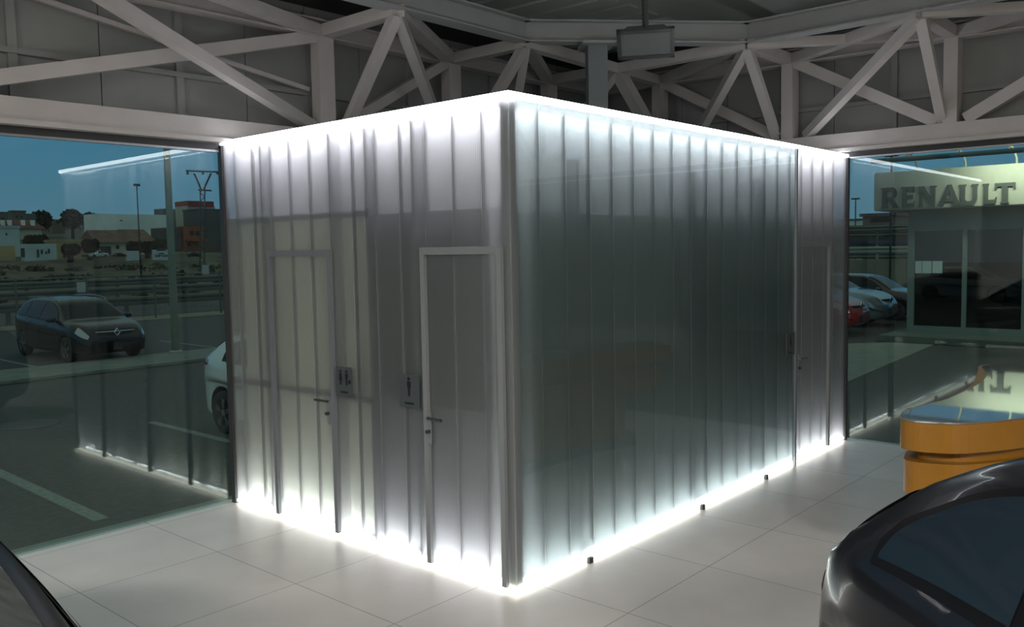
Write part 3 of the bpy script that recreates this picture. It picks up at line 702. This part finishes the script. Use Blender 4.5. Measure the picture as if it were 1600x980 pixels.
for u, v, lab in ((127, 449, 'small white plate on the mesh fence above the dark estate car'), (321, 421, 'white plate on the mesh fence near the cabin edge')):
    p = on(u, v, 0, -XF+.06); o = MB().box((p.x-.01, p.y-.14, p.z-.17), (p.x+.01, p.y+.14, p.z+.17), bev=.004).build('fence_plate', mat('plate_white', (.42,.50,.47), .6)); tag(o, lab, 'plate')
def barrier(X, v, lab, y0=-14, y1=40):
    p = on(180, v, 0, -X); zc_ = p.z; t = thing('crash_barrier', (-X, p.y, zc_), lab, 'crash barrier')
    MB().prism([(0,-.16),(.05,-.12),(.05,-.04),(0,0),(.05,.04),(.05,.12),(0,.16),(-.02,.16),(-.02,-.16)], lambda a, b: (-X+a, y0, zc_+b), lambda a, b: (-X+a, y1, zc_+b)).build('rail', FEN, t)
    y = y0+1
    while y < y1: MB().box((-X-.12, y-.06, G-.3), (-X-.02, y+.06, zc_+.1)).build('post', FEN, t); y += 4
barrier(28.5, 472, 'lower crash barrier just behind the mesh fence'); barrier(33, 455, 'middle crash barrier along the road'); barrier(38, 441, 'upper crash barrier at the foot of the scrub slope')
# scrub slope rising to the village street
SCR = mat('scrub_earth', (.085,.080,.055), .95, noise=.45, nscale=.8, bump=.6)
def slope(a, b):
    x = -40-(-40+0)*0 - 26*a; y = -70+200*b
    return (x, y, G-.05+2.42*min(1, a*1.05)**.8 + .18*math.sin(x*.9+y*.35)*math.sin(y*.55)*(1-a)*a*4)
o = MB().grid(slope, 26, 90).build('scrub_slope', SCR, smooth=True); o['kind'] = 'structure'; tag(o, 'brown scrub slope below the village', 'slope')
ZV = G-.05+2.42
o = MB().grid(lambda a, b: (-66-90*a, -110+330*b, ZV-.03+5.4*a**1.1+.5*math.sin(b*23)*a), 12, 40).build('village_hill', mat('hill_earth', (.075,.068,.052), .95, noise=.35, nscale=.35), smooth=True); o['kind'] = 'structure'; tag(o, 'brown earth hill carrying the village', 'hill')
random.seed(3)
LEAF = mat('dark_foliage', (.018,.028,.016), .9, noise=.5, nscale=3); SCRUB = mat('scrub_green', (.075,.075,.048), .95, noise=.4, nscale=2); BARK = mat('bark', (.05,.04,.03), .9)
def blob(mb, c, rx, ry, rz, n=420, ls=.22):
    for _ in range(n):
        d = Vector((random.gauss(0,1), random.gauss(0,1), random.gauss(0,1))).normalized(); r = random.uniform(.55, 1.02)
        p = Vector((c[0]+d.x*rx*r, c[1]+d.y*ry*r, c[2]+d.z*rz*r)); a = Vector((random.gauss(0,1), random.gauss(0,1), random.gauss(0,1))).normalized()*ls; b = a.orthogonal().normalized()*ls*.8
        mb.add([p-a-b, p+a-b, p+a+b, p-a+b], [(0,1,2,3)])
mb = MB()
for _ in range(220):
    a = random.random()*.60; b = random.uniform(.34, .66); x, y, z = slope(a, b); blob(mb, (x, y, z), random.uniform(.3,.9), random.uniform(.4,1.5), random.uniform(.12,.30), 40, .10)
o = mb.build('scrub', SCRUB); tag(o, 'low dry scrub bushes covering the slope', 'scrub', kind='stuff')
def gp(u, v, X): return on(u, v, 0, -X)
def tree(u0_, u1_, vt, vb, X, lab, palm=False, grp='village trees'):
    p = gp((u0_+u1_)/2, vb, X); q = gp((u0_+u1_)/2, vt, X); r = abs(gp(u1_, vb, X).y-gp(u0_, vb, X).y)/2; h = q.z-p.z
    t = thing('palm_tree' if palm else 'tree', (p.x, p.y, p.z-.3), lab, 'tree', grp)
    MB().tube([(p.x, p.y, p.z-.3), (p.x+.1, p.y, p.z+h*.5), (p.x, p.y, p.z+h*.62)], [.22,.18,.14], 8).build('trunk', BARK, t, smooth=True)
    mb = MB()
    if palm:
        c = Vector((p.x, p.y, p.z+h*.62))
        for k in range(46):
            th = random.uniform(0, 2*PI); el = random.uniform(-.5, 1.35); d = Vector((math.cos(th)*math.cos(el), math.sin(th)*math.cos(el), math.sin(el)))
            prev = c
            for s_ in range(1, 7):
                f = s_/6; q_ = c + d*r*1.05*f + Vector((0,0,-r*.55*f*f)); sd = d.cross(Vector((0,0,1))).normalized()*r*.13*(1-f*.6)
                mb.add([prev-sd, prev+sd, q_+sd*.9+Vector((0,0,-.1)), q_-sd*.9+Vector((0,0,-.1))], [(0,1,2,3)]); prev = q_
        blob(mb, c+Vector((0,0,r*.1)), r*1.0, r*1.0, r*.95, 700, .14); mb.build('fronds', LEAF, t)
    else:
        blob(mb, (p.x, p.y, p.z+h*.55), r*.8, r*.8, h*.34, 700, .16); blob(mb, (p.x+.3, p.y+r*.45, p.z+h*.62), r*.45, r*.45, h*.3, 300, .15); blob(mb, (p.x, p.y-r*.5, p.z+h*.66), r*.4, r*.4, h*.26, 260, .15); mb.build('crown', LEAF, t)
    return t
tree(48, 82, 332, 368, 103, 'dark palm crown behind the red tiled roof', True); tree(97, 131, 327, 372, 106, 'large dark palm against the sky left of the white warehouse', True); tree(128, 156, 334, 366, 110, 'smaller palm touching the white warehouse', True)
tree(38, 76, 366, 396, 69, 'round dark tree behind the graffiti wall'); tree(98, 122, 382, 402, 57.6, 'small bush over the ochre house front'); tree(130, 152, 374, 400, 59.8, 'dark tree between the ochre house and the garage')
tree(200, 222, 378, 400, 58.5, 'dark bush in front of the tiled cottage'); tree(224, 237, 378, 399, 60.4, 'second bush before the tiled cottage'); tree(240, 266, 374, 398, 59, 'dark bush left of the green lamppost')

# ---------------------------------------------------------------- village houses
def hmat(c): return mat('render_%d_%d_%d' % tuple(int(x*1000) for x in c), c, .9, noise=.14, nscale=.6)
TILE = mat('roof_tile', (.17,.10,.08), .9, noise=.3, nscale=2); REDT = mat('roof_tile_red', (.15,.055,.05), .9, noise=.3, nscale=2); DARKW = mat('dark_opening', (.018,.024,.024), .4)
def hbox(mb, u0_, u1_, vt, vb, X, dep):
    a = gp(u0_, vb, X); b = gp(u1_, vt, X); mb.box((-X-dep, a.y, a.z-.5), (-X, b.y, b.z)); return a, b
def house(u0_, u1_, vt, vb, X, dep, col, lab, wins=(), doors=(), flat=False, name='house', parapet=False):
    dep = max(.25, dep*.38); a, b = gp(u0_, vb, X), gp(u1_, vt, X)
    t = thing(name, (-X, (a.y+b.y)/2, a.z-.5), lab, 'building', 'village houses')
    mb = MB(); hbox(mb, u0_, u1_, vt, vb, X, dep); mb.build('wall', hmat(col), t)
    if parapet: MB().box((-X-dep-.05, a.y-.05, b.z), (-X+.06, b.y+.05, b.z+.18)).build('parapet', hmat([c*.8 for c in col]), t)
    for (p, q, r, s_) in wins:
        c, d = gp(p, s_, X), gp(q, r, X); MB().box((-X-.02, c.y, c.z), (-X+.03, d.y, d.z)).build('window', DARKW, t)
    for (p, q, r, s_) in doors:
        c, d = gp(p, s_, X), gp(q, r, X); MB().box((-X-.02, c.y, c.z), (-X+.04, d.y, d.z)).build('door', mat('door_green', (.03,.05,.045), .6), t)
    return t
def gable(t, u0_, u1_, vb, vt, X, dep, m_, over=.3, hip=.12):
    dep *= .38; a, b = gp(u0_, vb, X), gp(u1_, vt, X); y0, y1 = a.y, b.y; w = (y1-y0)*hip
    MB().add([(-X+over, y0, a.z), (-X+over, y1, a.z), (-X-dep-over, y1, a.z), (-X-dep-over, y0, a.z), (-X-dep/2, y0+w, b.z), (-X-dep/2, y1-w, b.z)],
             [(0,1,5,4), (1,2,5), (2,3,4,5), (3,0,4), (3,2,1,0)]).build('roof', m_, t)
W1, W2, CRM, OCH, GRY, BRK = (.50,.60,.60), (.84,.92,.82), (.52,.50,.38), (.50,.38,.19), (.14,.15,.14), (.33,.10,.055)
house(-40, 30, 357, 404, 63.5, 6, W1, 'tall pale blue white building at the far left of the village', wins=((9,11,364,368),), parapet=True)
t = house(-20, 66, 356, 366, 82, 8, CRM, 'house with a dark red tiled roof and white chimneys'); gable(t, -24, 70, 357, 343, 82, 8, REDT)
for u in (5, 16, 37, 52):
    p = gp(u, 352, 82.3); q = gp(u, 344, 82.3); MB().box((-82.6, p.y-.15, p.z-.3), (-82.3, p.y+.15, q.z)).build('chimney', hmat(W2), t)
house(20.5, 40, 332, 350, 92, 2.8, (.17,.14,.12), 'brownish square tower house on the skyline', wins=((25,28,337,341),(32,35,337,341)), parapet=True)
house(-4, 16, 334, 352, 95, 6, (.16,.16,.15), 'grey flat topped house on the skyline at far left', wins=((3,6,340,343),), parapet=True); house(40, 56, 334, 350, 97, 6, (.11,.13,.12), 'dark grey house right of the brown tower')
house(-30, 23, 384, 405, 61, 2, OCH, 'low ochre shed at the far left of the street')
house(38, 88, 381, 403, 60, 1.5, W1, 'long white wall with graffiti marks', wins=((64,66.5,390,397),(71,73,393,397),(75,77.5,389,396)), doors=((33,38,388,402),(58,60.5,390,402)))
house(88, 130, 378, 403, 60.8, 5, OCH, 'ochre flat fronted house beside the white wall', doors=((99,111,392,403),), parapet=True)
house(82, 101, 343, 358, 110, 6, (.22,.17,.14), 'tiny distant pinkish house on the hill', wins=((88,93,345,349),)); house(136, 162, 349, 356, 98.5, 1.5, W2, 'low white annex left of the white warehouse')
t = house(150, 195, 378, 399, 63, 7, CRM, 'cream cottage with a dark garage door', wins=((181,186,383,389),), doors=((157,173,385,398),)); gable(t, 147, 196, 379, 359, 63, 7, TILE, hip=.02)
t = house(195, 238, 376, 399, 63.6, 7, CRM, 'cream cottage with a tiled roof right of the garage', doors=((235,240,386,399),)); gable(t, 193, 241, 377, 358, 63.6, 7, TILE, hip=.08)
house(155, 264, 336, 377, 88, 9, W2, 'large plain white warehouse above the tiled cottages', wins=((187,191,344,345.5),))
house(199, 217, 392, 399, 57.2, .25, W1, 'low white garden wall under the bushes', name='garden_wall'); house(240, 264, 390, 399, 57.2, .25, W1, 'low white garden wall left of the green lamppost', name='garden_wall', wins=((245,259,388,392),))
house(257, 296, 327, 372, 98, 6, GRY, 'dark grey block behind the green lamppost'); t = house(295, 336, 323, 366, 86, 7, (.45,.44,.36), 'cream tower house with a red rooftop parapet', wins=((303,308,333,341),(304,309,349,354)))
a, b = gp(294, 323, 85.9), gp(334, 315, 85.9); MB().box((-88.8, a.y, a.z), (-85.9, b.y, b.z)).build('parapet', mat('red_parapet', (.26,.03,.03), .8), t)
house(260, 283, 356, 397, 70, 7, (.085,.085,.075), 'dull brown unfinished house left of the brick house', wins=((266,271,364,371),(278,283,364,371)), doors=((268,276,386,397),))
t = house(288, 319, 354, 396, 69.8, 5, BRK, 'orange brick house with a balcony', wins=((297,303,361,368),(306,312,361,368),(293,297,380,385)))
a, b = gp(290, 377, 69.7), gp(317, 374, 69.7); MB().box((-69.8, a.y, a.z), (-68.9, b.y, b.z)).build('balcony', hmat(BRK), t)
house(313, 360, 330, 386, 76, 8, (.085,.095,.09), 'tall dark grey block near the cabin edge', parapet=True); house(322, 362, 384, 396, 66, 1.5, (.12,.08,.06), 'low reddish wall below the tall grey block')
p = gp(316, 420, 50)
# electricity pylon with a Y head, mast
t = thing('power_pylon', (-48, gp(317, 420, 48).y, gp(317, 420, 48).z-1), 'lattice power pylon with a Y shaped head against the sky', 'pylon')
X = 48; g_ = lambda u, v: gp(u, v, X)
for u in (312.5, 319.5): MB().bar(gp(u, 425, X), gp(u+.4, 294, X), .06, .06, (1,0,0)).build('leg', DALU, t)
mb = MB(); v = 420
k = 0
while v > 300: mb.bar(gp(312.6 if k % 2 else 319.5, v, X), gp(319.5 if k % 2 else 312.6, v-7, X), .04, .04, (1,0,0)); v -= 7; k += 1
mb.build('lattice', DALU, t)
for a, b in (((314,296),(304,272)),((318.5,296),(329,272)),((312,290),(303,271)),((320.5,290),(330,271))): MB().bar(g_(*a), g_(*b), .08, .08, (1,0,0)).build('head_arm', DALU, t)
MB().bar(g_(291, 267), g_(343, 269), .10, .10, (1,0,0)).build('crossarm', DALU, t); MB().bar(g_(310, 297), g_(330, 298), .10, .10, (1,0,0)).build('crossarm', DALU, t)
for u in (293, 317, 340): MB().bar(g_(u, 268.5), g_(u, 273), .10, .10, (1,0,0)).build('insulator', DALU, t)
mast(221, 290, 440, 44, .045, 'thin dark mast rising above the tiled cottages'); 
def street(u0_, u1_, X, paint, lab, style='hatch'):
    a, b = gp(u0_, 402, X), gp(u1_, 402, X); c = (a+b)/2; Ln = (b.y-a.y)
    z = slope(min(1, (X-40)/26), .5)[2]
    make_car(style, paint, lab, (c.x, c.y, a.z), PI/2, 'cars in the village street', s=Ln/STY[style]['L'], seam=False)
street(140, 169, 56.5, P_WHITE, 'white pickup parked before the garage door', 'pickup'); street(178, 197, 56.5, P_BLACK, 'small dark hatchback in the street right of the pickup')
street(128, 139, 57, P_BLACK, 'dark blue car half hidden behind the white pickup'); street(243, 262, 56, P_SILV, 'pale car behind the garden wall by the lamppost'); street(294, 314, 56, P_BLACK, 'dark car in front of the brick house')

# ================================================================== DEALERSHIP PAVILION, right
YB = 16.5
FAS = mat('fascia_white', (.42,.43,.36), .6, noise=.03); PFR = mat('pavilion_frame', (.16,.21,.20), .5, .2); PGL = glassmat('pavilion_glass', (.22,.27,.26), .06)
t = thing('dealership_pavilion', (0, YB+2, G), 'glazed dealership pavilion with a lettered white fascia', 'building')
a = on(1365, 330, 1, YB); b = on(1365, 272, 1, YB); zf0, zf1 = a.z+.0, b.z+.02
xe = on(1587, 300, 1, YB).x
MB().box((a.x, YB, zf0), (a.x+2.0+1.10, YB+.35, zf1), bev=.02).build('fascia', FAS, t)
MB().box((a.x+3.11, YB, zf0), (a.x+7.3, YB+.35, zf1), bev=.02).build('fascia', FAS, t)
MB().box((a.x+.01, YB+.35, zf0), (a.x+.36, YB+6, zf1)).build('side_fascia', FAS, t)
MB().box((a.x+.1, YB+.36, zf0+.05), (a.x+7.4, YB+6, zf0+.2)).build('canopy', PFR, t)
x0b = on(1418, 420, 1, YB+.5).x; yg = YB+.5
zs_ = on(1420, 518, 1, yg).z; zw = on(1425, 360, 1, yg).z
xm = on(1503, 430, 1, yg).x
MB().box((x0b, yg, zw), (x0b+6.4, yg+.2, zf0+.05)).build('header', PFR, t)
MB().box((x0b-.0, yg-.02, zw-.02), (x0b+6.4, yg, zw+.10)).build('track', PFR, t)
for x, w in ((x0b, .14), (xm, .09), (on(1597, 430, 1, yg).x, .14), (on(1597,430,1,yg).x+1.9, .1)): MB().box((x, yg, G+.15), (x+w, yg+.12, zw)).build('mullion', PFR, t)
MB().box((x0b+.14, yg+.05, zs_), (x0b+6.4, yg+.06, zw)).build('window_pane', PGL, t)
MB().box((x0b+.02, yg+.12, zs_), (x0b+.04, yg+5.5, zf0)).build('side_wall', PFR, t); MB().box((x0b, yg+5.5, G), (x0b+6.4, yg+5.6, zf0)).build('back_wall', mat('pavilion_inner', (.05,.055,.05), .8), t)
MB().box((x0b-.35, YB-.45, G), (x0b+7.0, YB+6.1, zs_-.02), bev=.02).build('plinth', mat('pavilion_plinth', (.10,.125,.115), .8, noise=.1), t)
mb = MB().box((x0b+.02, yg-.015, zs_-.02), (x0b+6.4, yg+.14, zs_+.14)); mb.build('sill', PFR, t)
# the letters: bold, with short wedge serifs
GL = {
 'R': [[(0,0),(.30,0),(.30,1),(0,1)], [(-.06,.90),(.1,.93),(.1,1),(-.06,1)], [(.28,.82),(.52,.82),(.66,1),(.28,1)], [(.52,.82),(.62,.72),(.84,.80),(.66,1)], [(.62,.72),(.60,.60),(.84,.62),(.84,.80)], [(.60,.60),(.5,.52),(.64,.42),(.84,.62)], [(.28,.38),(.64,.42),(.5,.52),(.28,.54)], [(.40,.40),(.66,.42),(.98,0),(.64,0)], [(-.05,0),(.36,0),(.36,.06),(-.05,.06)]],
 'E': [[(0,0),(.28,0),(.28,1),(0,1)], [(-.06,.92),(.1,.92),(.1,1),(-.06,1)], [(.26,.80),(.74,.80),(.78,1),(.26,1)], [(.66,.72),(.76,.72),(.78,.86),(.70,.86)], [(.26,.42),(.66,.42),(.66,.60),(.26,.60)], [(.26,0),(.80,0),(.76,.20),(.26,.20)], [(.70,.16),(.76,.16),(.82,.30),(.76,.30)]],
 'N': [[(0,0),(.20,0),(.20,1),(0,1)], [(-.08,.92),(.1,.92),(.1,1),(-.08,1)], [(0,1),(.28,1),(.90,.0),(.62,0)], [(.70,0),(.90,0),(.90,1),(.70,1)], [(.60,.93),(.98,.93),(.98,1),(.60,1)], [(-.06,0),(.26,0),(.26,.06),(-.06,.06)]],
 'A': [[(-.04,0),(.22,0),(.54,.82),(.42,1)], [(.42,1),(.60,1),(1.02,0),(.68,0)], [(.22,.20),(.76,.20),(.70,.36),(.28,.36)], [(.36,.96),(.62,.96),(.60,1.02),(.40,1.02)]],
 'U': [[(0,.26),(.26,.26),(.26,1),(0,1)], [(-.06,.92),(.32,.92),(.32,1),(-.06,1)], [(0,.26),(.26,.28),(.36,.18),(.16,-.0)], [(.16,0),(.36,.18),(.60,.18),(.78,0)], [(.60,.18),(.70,.28),(.94,.26),(.78,0)], [(.16,0),(.78,0),(.62,-.03),(.32,-.03)], [(.70,.26),(.94,.26),(.94,1),(.70,1)], [(.62,.92),(1.0,.92),(1.0,1),(.62,1)]],
 'L': [[(0,0),(.28,0),(.28,1),(0,1)], [(-.06,.92),(.32,.92),(.32,1),(-.06,1)], [(.26,0),(.76,0),(.78,.20),(.26,.20)], [(.68,.16),(.78,.16),(.82,.32),(.76,.32)]],
 'T': [[(.30,0),(.60,0),(.60,1),(.30,1)], [(-.04,.82),(.94,.82),(.94,1),(-.04,1)], [(-.06,.70),(.04,.70),(.10,.86),(-.04,.86)], [(.86,.70),(.96,.70),(.94,.86),(.80,.86)], [(.24,0),(.66,0),(.66,.06),(.24,.06)]]}
LET = mat('letter_grey', (.075,.085,.08), .5)
ux = [(1379,1406),(1410,1431),(1437,1464),(1468,1501),(1501,1529),(1537,1558),(1556,1587)]
for ch, (ua, ub) in zip('RENAULT', ux):
    mid = (ua+ub)/2
    vt_ = 294-(mid-1375)*(294-285)/212; vb_ = 326-(mid-1375)*(326-317)/212
    xa, xb = on(ua, 305, 1, YB).x, on(ub, 305, 1, YB).x; zt2, zb2 = on(mid, vt_, 1, YB).z, on(mid, vb_, 1, YB).z
    gw = max(p[0] for q in GL[ch] for p in q); mb = MB()
    for i_, poly in enumerate(GL[ch]): mb.prism(poly, lambda x, y: (xa+x/gw*(xb-xa), YB-.005-.0008*i_, zb2+y*(zt2-zb2)), lambda x, y: (xa+x/gw*(xb-xa), YB-.04-.0008*i_, zb2+y*(zt2-zb2)))
    mb.build('letter', LET, t)
# sign lamps on curved arms and the pipe they share
SL = mat('sign_lamp_white', (.55,.56,.42), .4)
zp = on(1500, 250, 1, YB-.7).z
MB().tube([(a.x+.2, YB-.75, zp+.1), (a.x+7.3, YB-.75, zp+.1)], .055, 10).build('lamp_rail', mat('rail_teal', (.12,.20,.20), .4), t, smooth=True)
for u in (1432, 1508, 1588, 1668):
    xx = on(u, 262, 1, YB+.1).x
    ar = MB().tube([(xx, YB+.15, zf1-.05), (xx, YB+.12, zf1+.12), (xx-.01, YB-.05, zf1+.26), (xx-.02, YB-.35, zf1+.36), (xx-.02, YB-.7, zp+.1)], .022, 8).build('lamp_arm', SL, t, smooth=True)
l = bpy.data.lights.new('sign_light', 'AREA'); l.shape = 'RECTANGLE'; l.size = 2.2; l.size_y = .12; l.energy = 36; l.color = (1, .98, .80)
ob = bpy.data.objects.new('sign_light', l); COL.objects.link(ob); ob.location = (on(1620,262,1,YB).x, YB-.75, zp+.02)
ob.rotation_euler = (Vector((0, .72, -.65))).to_track_quat('-Z', 'Y').to_euler()
# tall unseen block, added to keep sky out of the cabin sheet's reflection
t = thing('sky_blocker', (10, YB+4, G), 'tall dark grey block added unseen beyond the right edge to block reflected sky', 'building')
MB().box((4.6, YB+.6, G), (24, YB+9, 6.2)).build('wall', hmat((.05,.058,.056)), t); MB().box((4.5, YB+.5, 6.2), (24.1, YB+9.1, 6.4)).build('roof', PFR, t)
for k in range(5): MB().box((5.3+k*3.7, YB+.55, G), (7.8+k*3.7, YB+.6, 3.2)).build('door', mat('blocker_door', (.10,.12,.12), .6), t)
# papers in the window
PAP = mat('paper_teal_white', (.42,.52,.52), .7)
for u_0, u_1, lab in ((1430,1440.5,'white paper notice at the left in the pavilion window'), (1441,1456,'white paper notice in the middle in the pavilion window'), (1457,1473,'white paper notice at the right in the pavilion window')):
    p, q = on(u_0, 427, 1, yg+.03), on(u_1, 408, 1, yg+.03); o = MB().box((p.x, yg+.012, p.z), (q.x, yg+.018, q.z)).build('paper_notice', PAP); tag(o, lab, 'notice', 'papers in the pavilion window')
# far boundary behind the parked cars: wall, barriers, blue screen, distant buildings
YW = 42
def ybox(u0_, u1_, vt, vb, Y, dep, name, m_, lab, cat, kind=None):
    a, b = on(u0_, vb, 1, Y), on(u1_, vt, 1, Y); o = MB().box((a.x, Y, a.z), (b.x, Y+dep, b.z)).build(name, m_); tag(o, lab, cat, kind=kind); return o
ybox(1200, 1440, 405, 446, YW, .3, 'boundary_wall', mat('beige_wall', (.22,.21,.155), .9, noise=.12, nscale=1), 'beige boundary wall behind the parked cars', 'wall', 'structure')
def ybar(Y, v, lab, mt=FEN):
    p = on(1370, v, 1, Y); t = thing('crash_barrier', (p.x, Y, p.z), lab, 'crash barrier'); MB().prism([(0,-.2),(.06,-.1),(0,0),(.06,.1),(0,.2),(-.03,.2),(-.03,-.2)], lambda a, b: (p.x-14, Y-a, p.z+b), lambda a, b: (p.x+14, Y-a, p.z+b)).build('rail', mt, t)
    for k in range(-5, 6): MB().box((p.x+k*2.2-.06, Y+.03, p.z-.9), (p.x+k*2.2+.06, Y+.13, p.z+.25)).build('post', mt, t)
PB = mat('pale_barrier', (.26,.30,.26), .7)
ybar(44, 391, 'pale crash barrier above the beige boundary wall', PB); ybar(52, 357, 'upper crash barrier on the raised road', FEN)
ybar(48, 399, 'lower crash barrier behind the beige wall', FEN); ybar(53, 365, 'second rail on the raised road', FEN)
ybox(1180, 1450, 374, 384, 55.93, .05, 'blue_screen', mat('blue_tarp', (.03,.06,.13), .7), 'blue screen strip beside the raised road', 'screen')
o = ybox(1100, 1480, 348, 404, 56, 6, 'road_embankment', mat('embankment', (.06,.065,.055), .95, noise=.35, nscale=.8), 'dark embankment of the raised road', 'embankment', 'structure')
a, b = on(1348, 350, 1, 70), on(1398, 337, 1, 70); 
t = thing('house', ((a.x+b.x)/2, 72, a.z-2), 'low orange brown building above the raised road', 'building'); MB().box((a.x, 70, G), (b.x, 76, b.z)).build('wall', hmat((.24,.17,.12)), t); MB().box((a.x-.2, 69.8, b.z), (b.x+.2, 76.2, b.z+.25)).build('roof', TILE, t)
for k in range(4):
    x = a.x+.6+k*(b.x-a.x-1)/4; MB().box((x, 69.95, a.z+.1), (x+.5, 70.02, a.z+.5)).build('window', DARKW, t)
a, b = on(1325, 352, 1, 74), on(1345, 343, 1, 74); t = thing('house', ((a.x+b.x)/2, 76, a.z-2), 'low pale building at the skyline beside the cabin edge', 'building'); MB().box((a.x-2, 76.5, G), (b.x, 80, b.z)).build('wall', hmat(W2), t); MB().box((a.x-2.1, 76.4, b.z), (b.x+.1, 80.1, b.z+.15)).build('roof', hmat(GRY), t)
def rmast(u, vt, Y, lab):
    p, q = on(u, 400, 1, Y), on(u, vt, 1, Y); p.z = G; t = thing('mast', (p.x, Y, p.z), lab, 'mast'); MB().tube([p, Vector((p.x, Y, q.z))], .05, 8).build('pole', DALU, t); MB().box((p.x-.3, Y-.1, q.z), (p.x+.3, Y+.1, q.z+.12)).build('head', DALU, t)
rmast(1336, 312, 65, 'thin mast in the sky left of the pavilion'); rmast(1391, 245, 40, 'thin mast rising behind the pavilion fascia')
